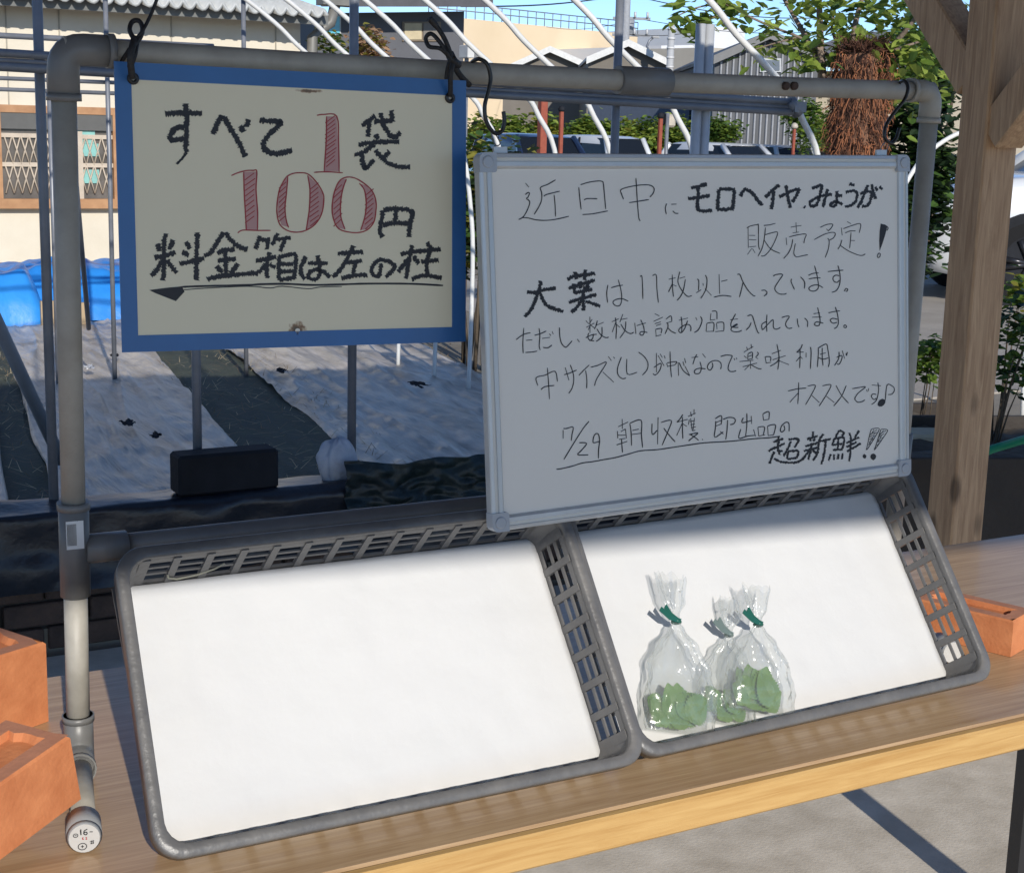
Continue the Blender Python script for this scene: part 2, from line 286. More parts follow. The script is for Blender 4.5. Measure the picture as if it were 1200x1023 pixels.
   (830,475,10.909,1.3,'t','112,185 190,148 190,250/120,215 115,300 105,420 215,350/120,235 190,205/115,280 195,250/175,345 215,380/212,195 280,170 345,175 368,210 345,250 300,260/270,200 262,330 245,450/515,115 515,250 498,410/470,170 455,235 580,205/570,150 575,250/438,315 412,432 520,405 620,395/600,320 625,410/718,130 728,205/718,125 795,95 795,190/728,205 800,190/655,295 665,405/655,292 738,290 722,390/665,405 745,388/778,280 785,395/775,280 830,262 880,270 855,385/785,398 858,388/985,270 995,320 960,352 940,330 960,270 1015,228 1050,250 1050,345'),
   (0,0,1,1.35,'t','654.8,551 660,550.5 673,547.5 685,543.8 697,542.2 710,539.8 723,537.5 740,533 753,529.5 773,528 790,525.5 810,522.5 828,520 860,518 885,515.2 903,514 915.7,512.1')]),
 ('超新鮮!!', [(895,490,15,2.1,'s','195,435 370,375/285,330 285,470/110,595 200,545 395,460/270,460 280,580 310,660/290,590 360,590/210,600 165,700 130,810/205,720 330,780 480,790 600,785 700,735/460,390 640,385 560,530/500,420 450,540 370,680/450,600 430,730/450,600 630,590 600,710/440,730 600,710/885,250 890,330/780,380 970,330/830,350 840,420/920,370 890,420/750,510 990,440/725,590 960,530/870,450 850,560 800,740/850,540 700,740/870,560 950,640/1065,290 990,410/990,400 975,560 940,680 880,750/1000,420 1200,380/1110,420 1085,600 1060,720 1025,820'),
   (965,490,13.333,1.9,'s','260,200 200,320/265,205 340,240 300,290/190,320 150,440/195,330 340,320 300,510/160,430 310,410/250,320 235,500/160,505 300,500/130,570 90,670/180,575 180,660/250,565 235,650/315,555 295,650/420,240 440,310/570,205 500,320/370,400 570,310/370,460 530,385/380,530 595,405/440,310 435,530 410,680'),
   (965,490,13.333,.9,'t','765,180 880,172 830,280 690,500 700,420 740,240 765,180/910,185 1010,195 960,290 810,500 830,430 890,240 910,185/745,260 850,190/735,310 840,230/728,350 815,280/720,390 790,330/710,430 760,390/885,260 985,205/870,310 960,250/860,350 935,310/850,390 910,350/840,440 880,400/760,250 830,240/800,190 740,290/950,200 880,290/930,260 860,380/800,280 720,420'),
   (965,490,13.333,1,'f','650,566 675,585 680,605 668,632 648,637 628,625 620,600 632,575'),
   (965,490,13.333,1,'f','785,558 815,570 832,600 820,640 785,664 755,645 740,612 752,575')]),
]
SIGN_LINES = [
 ('すべて', [(180,110,7.0588,4.9,'s','90,170 200,165 395,165/260,85 270,200 265,330 260,450 270,490/250,285 200,280 150,320 130,380 180,385 250,375/485,340 540,210 580,210 640,310 700,410 755,525/710,270 740,320/775,215 765,280/870,220 950,230 1055,240 960,330 900,420 930,480 1030,500 1140,470'),
   (180,110,7.0588,2.4,'s','270,490 230,540 185,585')]),
 ('袋', [(340,110,7.0588,4.4,'s','700,185 590,270/650,220 640,360/690,235 840,225/745,160 770,260 820,340 860,365 910,320/830,140 845,235/700,340 725,380/560,425 700,405 900,400/690,420 600,490 525,510/590,490 610,620 690,550/700,470 760,540 850,600 990,612/820,480 770,530')]),
 ('円', [(370,190,9.2308,4.4,'s','725,530 700,680 690,760 720,820/725,525 870,510 1040,545 1015,680 1005,820/870,520 850,670/720,690 860,665 1010,675')]),
 ('料金箱は左の柱', [(170,260,10,4.4,'s','145,260 165,350/325,215 285,330/110,425 220,400 355,365/235,140 215,300 225,450 210,690/200,450 140,560 70,635/260,450 310,530 365,605/480,235 525,320/430,360 510,395/400,495 550,465 690,435/610,130 600,400 600,600 600,690/910,125 830,270 760,370 690,405/930,130 1010,230 1100,300 1195,330/840,375 920,340 1045,325/845,460 1060,435/935,350 945,620/835,520 900,600/1085,495 1000,610/725,680 820,650 1200,610 1320,606'),
   (280,260,10,3.9,'s','240,170 185,325/230,215 360,215/330,230 325,330/450,140 380,280/430,215 600,190/530,210 480,355/190,465 430,415/350,360 320,520 325,665/310,500 220,605/350,500 420,545/460,410 460,560 465,690/460,415 590,390 660,410 640,670/470,500 630,505/470,590 640,585/465,690 650,655/780,415 725,530 725,620 765,680/800,490 920,495 1035,490/915,400 930,500 940,620 890,680 820,670 810,610 870,570 960,580 1065,650'),
   (380,270,8,3.9,'s','120,225 230,215 360,210/270,150 210,270 150,370 75,445/200,310 350,290/290,300 265,420/155,455 280,430 400,425/525,315 520,400 485,440 440,400 450,340 500,290 570,290 650,330 640,380 570,445/710,230 830,210 950,195/820,145 800,250 760,460/790,260 690,400/830,250 885,320/960,120 1000,185/920,205 1090,180/1000,190 960,290 960,420/905,305 1070,285/815,465 930,430 1100,455'),
   (170,260,10,1,'f','50,800 240,775 430,758 460,820 360,930 130,840'),
   (0,0,1,2.3,'t','212,336.5 240,335.5 290,334.5 305,333.6 334,333.2 365,334.6 400,334 430,333.2 480,333.5 519,335.6'),
   (0,0,1,1.1,'t','214,340 240,338 290,336 316,338 330,336 360,339 375,337 400,336.5')]),
]
def hatch(x0, x1, y0, y1, st, dy): 
    out = []; y = y0
    while y <= y1: out.append('%d,%d %d,%d' % (x0+rnd.uniform(-6,6), y, x1+rnd.uniform(-6,10), y-dy)); y += st
    return '/'.join(out)
RED_LINES = [
 ('1', [(340,110,7.0588,1.5,'t','215,182 270,175 380,190 395,400 400,650/295,190 292,400 275,648/190,655 300,650 430,658'), (340,110,7.0588,1.5,'t',hatch(288,368,245,640,33,60))],
   [(340,110,7.0588,1,'f','292,190 378,192 392,400 398,645 278,645 292,400')]),
 ('100', [(260,190,9.2308,1.5,'t','95,152 170,120 260,98 330,97 370,108 362,300 380,550 378,740/228,115 235,350 250,600 258,740/165,772 220,742 380,745 520,745/690,165 760,130 850,122 930,140 1020,230 1085,340 1095,430 1070,570 1000,680 900,745 800,765 700,745 620,680 590,570 590,450 620,290 690,165/705,165 690,350 675,500 690,640 715,715/920,150 945,300 940,500 920,650 905,740'),
   (260,190,9.2308,1.5,'t',hatch(245,345,200,720,58,75)), (260,190,9.2308,1.5,'t',hatch(607,682,290,690,52,70)), (260,190,9.2308,1.5,'t',hatch(945,1035,300,700,50,70)),
   (370,190,9.2308,1.5,'t','270,190 340,168 430,185 540,255 610,330 645,430 645,540 620,660 550,740 450,770 330,760 240,725 190,640 170,520 185,370 225,250 270,190/325,190 285,300 262,450 265,600 310,735/465,235 520,310 540,450 525,600 480,745'),
   (370,190,9.2308,1.5,'t',hatch(192,272,330,720,62,80)), (370,190,9.2308,1.5,'t',hatch(528,612,370,740,52,75))],
   [(260,190,9.2308,1,'f','228,112 368,108 362,300 380,550 378,740 258,740 250,600 235,350'), (260,190,9.2308,1,'f','690,170 705,165 690,350 675,500 690,640 712,710 640,690 600,580 595,450 625,290'),
    (260,190,9.2308,1,'f','925,150 1015,235 1080,340 1092,430 1066,570 1000,675 908,735 922,650 940,500 945,300'), (370,190,9.2308,1,'f','272,192 322,190 285,300 262,450 265,600 305,735 240,720 195,640 175,520 190,370 228,250'),
    (370,190,9.2308,1,'f','470,240 540,260 605,330 640,430 640,540 615,660 545,735 485,742 525,600 540,450 520,310')]),
]
def homography(src, dst):
    import numpy as np
    A = []; b = []
    for (x, y), (X, Y) in zip(src, dst):
        A.append([x, y, 1, 0, 0, 0, -X*x, -X*y]); b.append(X); A.append([0, 0, 0, x, y, 1, -Y*x, -Y*y]); b.append(Y)
    h = np.linalg.solve(np.array(A), np.array(b)); 
    def f(x, y):
        d = h[6]*x+h[7]*y+1; return (h[0]*x+h[1]*y+h[2])/d, (h[3]*x+h[4]*y+h[5])/d
    return f
def smoothline(p, k=4):
    """Catmull-Rom through the pen points"""
    if len(p) < 3: return p
    q = [p[0]]+p+[p[-1]]; out = []
    for i in range(1, len(q)-2):
        a, b, c, d = q[i-1], q[i], q[i+1], q[i+2]
        for j in range(k):
            t = j/k
            out.append(tuple(.5*((2*b[m])+(-a[m]+c[m])*t+(2*a[m]-5*b[m]+4*c[m]-d[m])*t*t+(-a[m]+3*b[m]-3*c[m]+d[m])*t**3) for m in (0,1)))
    out.append(p[-1]); return out
def write(entries, H, P3, mb, lift):
    """lay ink on a board: pixel strokes -> board metres (H) -> world points (P3)"""
    for x0, y0, z, wd, kind, txt in entries:
        wd = wd*(1.3 if kind == 's' else 1.0)
        for st in strokes(txt):
            pts = [(x0+a/z, y0+b/z) for a, b in st]
            lf = lift+rnd.uniform(0, .00012)
            if kind == 'f':
                n = len(pts); mb.add([P3(*H(*p), lf) for p in pts], [list(range(n))[::-1]]); continue
            pts = smoothline(pts) if kind == 't' else smoothline(pts, 3)
            if kind == 's':     # scribbled edge: resample and jitter the width
                q = []; 
                for a, b in zip(pts, pts[1:]):
                    L = math.hypot(b[0]-a[0], b[1]-a[1]); k = max(1, int(L/.75))
                    q += [(a[0]+(b[0]-a[0])*i/k, a[1]+(b[1]-a[1])*i/k) for i in range(k)]
                pts = q+[pts[-1]]
            n = len(pts); V = []
            for i, p in enumerate(pts):
                a, b = pts[max(0, i-1)], pts[min(n-1, i+1)]
                dx, dy = b[0]-a[0], b[1]-a[1]; L = math.hypot(dx, dy) or 1; nx, ny = -dy/L, dx/L
                if kind == 's':
                    e1 = wd/2*rnd.uniform(.55, 1.4); e2 = wd/2*rnd.uniform(.55, 1.4)
                    sk = rnd.uniform(-.5, .5)
                else: e1 = e2 = wd/2*(1 if 0 < i < n-1 else .7)*rnd.uniform(.9, 1.1); sk = 0
                V.append(P3(*H(p[0]+nx*e1+dx/L*sk, p[1]+ny*e1+dy/L*sk), lf)); V.append(P3(*H(p[0]-nx*e2-dx/L*sk, p[1]-ny*e2-dy/L*sk), lf))
            mb.add(V, [(2*i, 2*i+1, 2*i+3, 2*i+2) for i in range(n-1)])
# ================================================================ SETTING
g = MB(); g.add([(-600,-600,-.02),(600,-600,-.02),(600,2.46,-.02),(-600,2.46,-.02),(-600,2.46,.06),(600,2.46,.06),(600,15,.06),(-600,15,.06),(-600,21,-.24),(600,21,-.24),(600,900,-.24),(-600,900,-.24)], [(0,1,2,3),(3,2,5,4),(4,5,6,7),(7,6,9,8),(8,9,10,11)])
M_ground = mat('dry_earth', (.17,.145,.11), .95, scale=.8, c2=(.30,.265,.21), bump=.8, bscale=12)
struct(g.build('ground', M_ground))
g = MB(); g.box((1.5,-12.8,-.05), (34,30.4,.1)); struct(g.build('concrete_floor', M_conc))  # unseen part behind the camera widened to bounce warm fill light

def R3(a, b, c): return (Matrix.Rotation(c, 4, 'Z') @ Matrix.Rotation(a, 4, 'X') @ Matrix.Rotation(b, 4, 'Y'))
def V3(*a): return Vector(a)

# ---------------------------------------------------------------- table
M_lam = woodmat('wood_laminate', (.345,.215,.112), (.52,.365,.215), axis=0, scale=5., rough=.4, bump=.06, knots=False, ratio=26., dist=.7, coat=.22)
M_edge = woodmat('pine_edge', (.42,.235,.075), (.56,.36,.14), axis=0, scale=6., rough=.5, bump=.15, knots=False, ratio=20., dist=.8)
tab = thing('table', 'long brown wood-grain table with yellow front edge carrying both grey crates', 'table', (.4,-.03,0))
TX0, TX1, TY0, TY1 = -1.25, 1.86, -.3468, .2954
b = MB(); b.bev(((TX0+TX1)/2, (TY0+.004+TY1)/2, TZ-.0195), (TX1-TX0, TY1-TY0-.004, .039), .0025); b.build('table_top', M_lam, tab)
b = MB(); b.bev(((TX0+TX1)/2, TY0-.004, TZ-.0205), (TX1-TX0, .014, .0385), .003); b.build('edge_strip', M_edge, tab)
for (lx, ly) in ((1.665,-.27),(1.735,.2),(-1.05,-.27),(-1.05,.2)):
    b = MB(); b.box((lx, ly, (TZ-.04)/2), (.028,.028,TZ-.042)); b.build('leg', M_steelk, tab)
b = MB(); b.box((.3,.2,TZ-.065), (2.85,.03,.045)); b.build('apron', M_steelk, tab)

# ---------------------------------------------------------------- pipe frame
LEAN = -.0306; FH = .7621; FW = 1.1588
up = V3(0, math.sin(LEAN), math.cos(LEAN)); O = V3(0,0,TZ)
TLp = O+up*FH; TRp = O+V3(FW,.0033,0)+up*FH; BRp = O+V3(FW+.0131,.0033,0)
fr = thing('pipe_display_frame', 'grey plastic pipe frame standing on the table and holding both boards', 'frame', O)
PR = .0124; FR = .0158
foot_dir = V3(-.215,-.977,0).normalized()
fa_ = O+V3(0,0,FR+.0005); fb = fa_+foot_dir*.205
b = MB(); b.tube([fa_+V3(0,0,.02), O+up*.2], PR, 18); b.tube([O+up*.28, TLp-up*.03], PR, 18); b.build('post', M_pvc, fr)
b = MB(); b.tube([BRp+V3(0,0,.02), TRp-up*.03], PR, 18); b.build('post', M_pvc, fr)
mid = [TLp.lerp(TRp, k/12)+V3(0,0,-.0048*math.sin(math.pi*k/12)) for k in range(13)]
cpl = TLp.lerp(TRp, .585)
b = MB(); b.tube(mid, PR, 18); b.build('top_rail', M_pvc, fr)
def elbow(c, d1, d2, L=.042, r=FR):
    d1 = Vector(d1).normalized(); d2 = Vector(d2).normalized(); m = MB(); pts = [c+d1*L]
    for k in range(7):
        t = k/6; pts.append(c+d1*.02*(1-t)**2+d2*.02*t*t)
    pts.append(c+d2*L); m.tube(pts, r, 18)
    for d in (d1, d2): m.tube([c+d*(L-.007), c+d*L], r+.0014, 18)
    return m
xd = (TRp-TLp).normalized()
elbow(TLp, -up, xd, .05).build('elbow', M_fit, fr)
elbow(TRp, -up, -xd, .042, FR-.001).build('elbow', M_pvc, fr)
b = MB(); c = mid[7]; d = (mid[8]-mid[6]).normalized(); c = c+d*.012; b.tube([c-d*.036, c+d*.036], FR+.0008, 20); b.build('coupling', M_fit, fr)
lc = O+up*.2479
b = MB(); b.tube([lc-up*.05, lc+up*.052], FR, 20); b.tube([lc+up*.045, lc+up*.053], FR+.0014, 20); b.tube([lc+V3(.01,0,0), lc+V3(.055,0,0)], FR, 20); tee = b.build('tee', M_fit, fr)
b = MB(); b.add([lc+V3(-.012,-FR-.0012,.006), lc+V3(.006,-FR-.0024,.006), lc+V3(.006,-FR-.0014,.036), lc+V3(-.012,-FR-.0004,.036)], [(0,1,2,3)]); st = b.build('price_sticker', mat('sticker_white', (.7,.7,.68), .5), tee)
b = MB()
for k in range(9): 
    x = -.011+k*.0011; b.add([lc+V3(x,-FR-.0019,.010), lc+V3(x+.0005,-FR-.0019,.010), lc+V3(x+.0005,-FR-.0012,.033), lc+V3(x,-FR-.0012,.033)], [(0,1,2,3)])
b.build('barcode', M_ink, tee)
lcr = O+V3(FW+.008,.0033,0)+up*.2479
b = MB(); b.tube([lc+V3(.03,0,0), lcr-V3(.02,0,0)], PR, 16); b.build('lower_rail', M_fit, fr)
b = MB(); b.tube([lcr-up*.04, lcr+up*.04], FR, 18); b.tube([lcr-V3(.05,0,0), lcr], FR, 18); b.build('tee', M_fit, fr)
for u_ in (922,932):
    q_ = aty(u_, 101, -.0365); m = MB(); m.tube([q_+V3(0,.004,0), q_+V3(0,-.0004,0), q_+V3(0,-.001,0)], [.0055,.0052,.003], 10); m.build('brown_stain', mat('brown_stain', (.06,.035,.025), .8), fr)
# feet: bottom elbows, short stubs and printed end caps
def foot(base, d, L, capname=True):
    e = elbow(base, V3(0,0,1), d, .045, FR).build('bottom_elbow', M_fit, fr)
    m = MB(); m.tube([base+d*.02, base+d*(L-.02)], PR, 16); m.build('foot_pipe', M_pvc, fr)
    m = MB(); m.tube([base+d*(L-.032), base+d*L], FR+.0012, 22); m.tube([base+d*L, base+d*(L+.004)], [FR+.0012, FR-.0015], 22); cp = m.build('end_cap', mat('pale_grey_cap', (.27,.28,.29), .4), fr)
    m = MB(); ce = base+d*(L+.0046); sx = V3(0,0,1).cross(d).normalized(); n = 24
    m.add([ce+(-sx*math.cos(2*math.pi*k/n)+V3(0,0,1)*math.sin(2*math.pi*k/n))*.0145 for k in range(n)], [list(range(n))]); m.build('cap_label', mat('label_white', (.46,.45,.43), .5), cp, fix=False)
    if not capname: return
    m = MB(); q = ce+d*.0004
    def P(a, c_): return q+sx*a+V3(0,0,1)*c_
    def line(pts, wd):
        for (a0, b0), (a1, b1) in zip(pts, pts[1:]):
            dx, dy = a1-a0, b1-b0; Ln = math.hypot(dx, dy) or 1; nx, ny = -dy/Ln*wd/2, dx/Ln*wd/2
            m.add([P(a0+nx,b0+ny), P(a0-nx,b0-ny), P(a1-nx,b1-ny), P(a1+nx,b1+ny)], [(0,1,2,3)])
    k_ = .001
    line([(-3*k_,10*k_),(-3*k_,4*k_),(-3.4*k_,9*k_)], .0011); line([(3*k_,9.5*k_),(0,8*k_),(-.5*k_,5*k_),(1.5*k_,3.6*k_),(3*k_,5*k_),(2*k_,6.8*k_),(0,6*k_)], .0011); line([(5*k_,6.4*k_),(8*k_,6.2*k_)], .0009)
    line([(-8*k_+2.2*k_*math.cos(t), 4*k_+1.8*k_*math.sin(t)) for t in [i*.5 for i in range(14)]], .0008); line([(-9*k_,4*k_),(-7*k_,4*k_)], .0008)
    line([(-2*k_+4*k_*math.cos(t), -8*k_+3.4*k_*math.sin(t)) for t in [i*.5 for i in range(14)]], .0009); line([(-3.5*k_,-8*k_),(-.5*k_,-8*k_)], .0008); line([(-2*k_,-6.4*k_),(-2*k_,-9.6*k_)], .0008)
    line([(5*k_,-4*k_),(9*k_,-3.2*k_)], .0008); line([(5.4*k_,-6*k_),(8.8*k_,-5*k_)], .0008); line([(6.4*k_,-2.6*k_),(6.8*k_,-6.6*k_)], .0007); line([(8*k_,-2.4*k_),(8.3*k_,-6.4*k_)], .0007)
    m.build('cap_print', M_ink, cp)
    m = MB()
    def P(a, c_): return q+sx*a+V3(0,0,1)*c_
    line([(-2.2*k_,.6*k_),(-1*k_,1.4*k_),(-1.8*k_,-.6*k_),(-.4*k_,-.8*k_)], .0007); line([(1*k_,1.2*k_),(2.4*k_,.9*k_),(1.2*k_,-.9*k_),(2.6*k_,-1*k_)], .0007); m.build('cap_red_print', M_red, cp)
foot(fa_, foot_dir, .205)
foot(BRp+V3(0,0,FR+.0005), V3(-.215,-.977,0).normalized(), .17, False)

# ---------------------------------------------------------------- terracotta bricks with a recess, weighing down the feet
def recess_brick(name, label, P, xdir, zdir, dims, chip=0):
    M = frame3(P, xdir, zdir); L, D, H = dims; t = thing(name, label, 'brick', M=M, group='terracotta bricks weighing down the frame feet')
    m = MB(); T = lambda x, y, z: M @ Vector((x, y, z))
    rl, rd, dp = .016, .020, .007
    O8 = [(0,0,0),(L,0,0),(L,D,0),(0,D,0)]; b_ = .0025
    m.add([T(x,y,z) for x,y,z in O8]+[T(x,y,H-b_) for x,y,_ in O8], [(0,3,2,1),(0,1,5,4),(1,2,6,5),(2,3,7,6),(3,0,4,7)])
    ins = [(b_,b_),(L-b_,b_),(L-b_,D-b_),(b_,D-b_)]
    m.add([T(x,y,H-b_) for x,y,_ in O8]+[T(x,y,H) for x,y in ins], [(0,1,5,4),(1,2,6,5),(2,3,7,6),(3,0,4,7)])
    bd = m.build('brick_body', M_terra, t)
    m = MB(); n = 10
    inr = []
    for k in range(n): inr.append((rl+(L-2*rl)*k/n, rd))
    for k in range(5): inr.append((L-rl+rnd.uniform(-.006,.004), rd+(D-2*rd)*k/5))
    for k in range(n): inr.append((L-rl-(L-2*rl)*k/n, D-rd))
    for k in range(5): inr.append((rl+rnd.uniform(-.004,.006), D-rd-(D-2*rd)*k/5))
    N = len(inr)
    def outer(x, y):   # nearest point on the outer edge, walking with the ring
        return (x, y)
    top = [T(x,y,H) for x,y in inr]; low = [T(x*.94+L*.03,y*.86+D*.07,H-dp) for x,y in inr]
    m.add(top+low, [(i, N+i, N+(i+1) % N, (i+1) % N) for i in range(N)]+[list(range(N, 2*N))]); m.build('recess', M_terra, t)
    m = MB(); oc = []
    for x, y in inr:
        if y == rd: oc.append((b_+(x-rl)/(L-2*rl)*(L-2*b_), b_))
        elif y == D-rd: oc.append((b_+(x-rl)/(L-2*rl)*(L-2*b_), D-b_))
        elif x > L/2: oc.append((L-b_, b_+(y-rd)/(D-2*rd)*(D-2*b_)))
        else: oc.append((b_, b_+(y-rd)/(D-2*rd)*(D-2*b_)))
    m.add(top+[T(x,y,H) for x,y in oc], [(i, (i+1) % N, N+(i+1) % N, N+i) for i in range(N)]); m.build('rim', M_terrad, t, fix=False)
    return t
def brick_from(Pr, Pl, L, **k):
    xd_ = (Pr-Pl); xd_.z = 0; xd_.normalize(); return xd_
p = atz(57,845,TZ+.0005); xd1 = brick_from(p, atz(0,866,TZ), .2)
recess_brick('terracotta_brick', 'upright orange terracotta brick at the left edge behind the left pipe post', p-xd1*.2, xd1, (0,0,1), (.2,.10,.098))
p = atz(95,936,TZ+.036); xd2 = brick_from(p, atz(0,992,TZ+.03), .2)
tl = R(10); xd2t = (xd2*math.cos(tl)+V3(0,0,1)*math.sin(tl))
recess_brick('terracotta_brick', 'tilted orange terracotta brick resting on the left foot pipe beside the printed cap', p-xd2t*.2, xd2t, (0,0,1), (.2,.085,.072))
p = atz(1184,770,TZ+.0005); xd3 = (p-atz(1130,757,TZ)); xd3.z = 0; xd3.normalize()
recess_brick('terracotta_brick', 'orange terracotta brick on the table just right of the right crate', p-xd3*.15, xd3, (0,0,1), (.15,.075,.052))

# ---------------------------------------------------------------- crates
CH, CE = .0644, .0106
def crate(label, o, rot, W, D, taper):
    M = Matrix.Translation(Vector(o)+V3(0,0,TZ)) @ rot
    t = thing('plastic_crate', label, 'crate', group='grey crates leaning on the frame', M=M)
    def L(x, y, z): 
        x = W/2+(x-W/2)*(1-taper*y/D); return M @ Vector((x, y, z))
    def ringpt(inset, z, s, rad):
        """rounded rectangle point, s in 0..1"""
        a, b_ = W/2-inset, D/2-inset; r = rad
        segs = [2*(a-r), math.pi*r/2, 2*(b_-r), math.pi*r/2]*2; tot = sum(segs); q = (s % 1)*tot; i = 0
        while q > segs[i]: q -= segs[i]; i += 1
        cx_, cy_ = W/2, D/2
        if i == 0: p_ = (-a+r+q, -b_)
        elif i == 1: an = -math.pi/2+q/r; p_ = (a-r+r*math.cos(an), -b_+r+r*math.sin(an))
        elif i == 2: p_ = (a, -b_+r+q)
        elif i == 3: an = q/r; p_ = (a-r+r*math.cos(an), b_-r+r*math.sin(an))
        elif i == 4: p_ = (a-r-q, b_)
        elif i == 5: an = math.pi/2+q/r; p_ = (-a+r+r*math.cos(an), b_-r+r*math.sin(an))
        elif i == 6: p_ = (-a, b_-r-q)
        else: an = math.pi+q/r; p_ = (-a+r+r*math.cos(an), -b_+r+r*math.sin(an))
        return L(cx_+p_[0], cy_+p_[1], z)
    NS = 220
    # rim: rolled lip
    prof = [(-.0065,-.017,.030),(-.007,-.002,.030),(-.0055,.0,.029),(.0045,.0,.024),(.006,-.0015,.0235),(.0065,-.011,.023),(.0042,-.011,.024),(.0038,-.0035,.024),(-.003,-.003,.028),(-.0045,-.017,.029)]
    m = MB(); V = []; n = len(prof)
    for k in range(NS):
        for (ins, z, rad) in prof: V.append(ringpt(ins, z, k/NS, rad))
    m.add(V, [(k*n+i, k*n+(i+1) % n, ((k+1) % NS)*n+(i+1) % n, ((k+1) % NS)*n+i) for k in range(NS) for i in range(n)], 0, True)
    m.build('rim', M_crate, t, fix=True)
    # walls: slotted panels between the lip and the floor
    th = .0028
    z0, z1 = -.008, -CH
    def wp(side, s, q, off=0):
        """side 0 front 1 right 2 back 3 left; s metres along, q 0 top..1 bottom"""
        ins = .0035+(CE-.0035)*q+off; z = z0+(z1-z0)*q
        if side == 0: return L(s, ins, z)
        if side == 2: return L(s, D-ins, z)
        if side == 1: return L(W-ins, s, z)
        return L(ins, s, z)
    for side, nm in ((0,'front_wall'),(1,'side_wall'),(2,'back_wall'),(3,'side_wall')):
        m = MB(); Ln = W if side in (0,2) else D; a0, a1 = .025, Ln-.025
        nb = 13 if side in (0,2) else 7
        def bar(s0, s1, q0, q1, off=0, tt=th):
            P = [wp(side, s0, q0, off), wp(side, s1, q0, off), wp(side, s1, q1, off), wp(side, s0, q1, off), wp(side, s0, q0, off+tt), wp(side, s1, q0, off+tt), wp(side, s1, q1, off+tt), wp(side, s0, q1, off+tt)]
            m.add(P, [(0,3,2,1),(4,5,6,7),(0,1,5,4),(1,2,6,5),(2,3,7,6),(3,0,4,7)])
        bar(a0-.004, a1+.004, 0, .15); bar(a0-.004, a1+.004, .88, 1.0)
        for q in (.36,.60): bar(a0, a1, q-.035, q+.035, .0004, th-.0008)
        for k in range(nb+1):
            s = a0+(a1-a0)*k/nb; hw = .0042 if 0 < k < nb else .008
            bar(max(a0-.0035, s-hw), min(a1+.0035, s+hw), .0, .97, -.0012, th+.0024)
        m.build(nm, M_crate, t, fix=True)
    # rounded corner pieces
    for ci, (cx_, cy_, a) in enumerate(((0,0,180),(1,0,270),(1,1,0),(0,1,90))):
        m = MB(); V = []
        for q in (0., .5, 1.):
            ins = .0035+(CE-.0035)*q; z = z0+(z1-z0)*q; r = .020
            for rr in (r, r-.003):
                for k in range(7):
                    an = R(a+90*k/6); ox = (ins+r) if cx_ == 0 else W-ins-r; oy = (ins+r) if cy_ == 0 else D-ins-r
                    V.append(L(ox+rr*math.cos(an), oy+rr*math.sin(an), z))
        F = []
        for j in range(2):
            for lay in range(2):
                for k in range(6):
                    a_ = j*14+lay*7+k; F.append((a_, a_+1, a_+15, a_+14))
        m.add(V, F, 0, True); m.build('corner', M_crate, t, fix=True)
    m = MB(); c0 = M @ Vector((W/2, D/2, -CH-.0015)); m.box(c0, (W-2*CE-.004, D-2*CE-.004, .003), M.to_3x3()); m.build('crate_floor', M_crate, t)
    return t, M, L
rot1 = R3(.9549, -.005, -.0085); rot2 = R3(.9338, -.0174, .0266)
C1 = crate('left grey slotted plastic crate, empty but for its white lining sheet', (.0055,-.2944,.0285), rot1, .5310, .2967, .042)
C2 = crate('right grey slotted plastic crate holding the bags of green leaves', (.5395,-.2985,.0325), rot2, .5360, .2967, .010)
def lining(label, cr_, W, D, seed):
    t, M, L = cr_; m = MB()
    def f(a, c_):
        x = CE+.003+(W-2*CE-.006)*a; y = CE+.002+(D-2*CE-.006)*c_
        z = -CH+.0026+.0016*nz((x, y, 0), 9, seed)+.0012*abs(nz((x*1.5, y, 1), 14, seed))+.0006*nz((x, y, 1), 30, seed)+.0016*abs(c_-.5)**2*4*abs(nz((x,0,0),5,seed+3))
        return L(x, y, max(z, -CH+.0012))
    m.grid(f, 64, 40); o = m.build('paper_sheet', M_paper)
    m2 = o.modifiers.new('thickness', 'SOLIDIFY'); m2.thickness = .0003; m2.offset = 1
    return tag(centre(o), label, 'paper', 'white lining sheets')
lining('white paper sheet lining the empty left crate', C1, .531, .2967, 2.0)
lining('white paper sheet lining the right crate behind the herb bags', C2, .536, .2967, 9.0)
# loose twine caught in the left crate's back wall
t, M, L = C1; m = MB(); pts = [(.058,.284,-.044),(.060,.283,-.050),(.070,.282,-.054),(.092,.283,-.051),(.110,.285,-.044),(.120,.287,-.036)]
m.tube([L(*p) for p in pts], .0011, 6); tag(centre(m.build('twine', mat('pale_twine', (.34,.33,.26), .8))), 'pale bit of twine caught in the back wall of the left crate', 'twine')

# ---------------------------------------------------------------- whiteboard
def toward(o, k): o = Vector((*Vector(o)[:3],))+V3(0,0,TZ); return cC+(o-cC)*k
BW, BH = .6352, .4152
MBd = Matrix.Translation(V3(.4244,-.152,.2572+TZ)) @ R3(-.1008,-.0107,.0236)
wb = thing('whiteboard', 'silver-framed whiteboard covered in black Japanese handwriting, hanging right of the blue sign', 'whiteboard', M=MBd)
def BP(x, z, y=0.): return MBd @ Vector((x, y, z))      # y<0 is towards the viewer
m = MB(); m.box(BP(BW/2, BH/2, .006), (BW-.012, .006, BH-.012), MBd.to_3x3()); m.build('panel', M_white, wb)
m = MB(); m.box(BP(BW/2, BH/2, .0105), (BW-.012, .002, BH-.012), MBd.to_3x3()); m.build('backing', mat('board_back', (.25,.25,.25), .7), wb)
FWd = .017
prof = [(.0,.011,0),(0,.001,0),(.001,-.0002,0),(.0045,-.0008,0),(.0052,.0004,1),(.0088,.0004,1),(.0094,-.001,0),(FWd-.003,-.001,0),(FWd-.001,.0005,0),(FWd,.0028,0),(FWd,.011,0)]
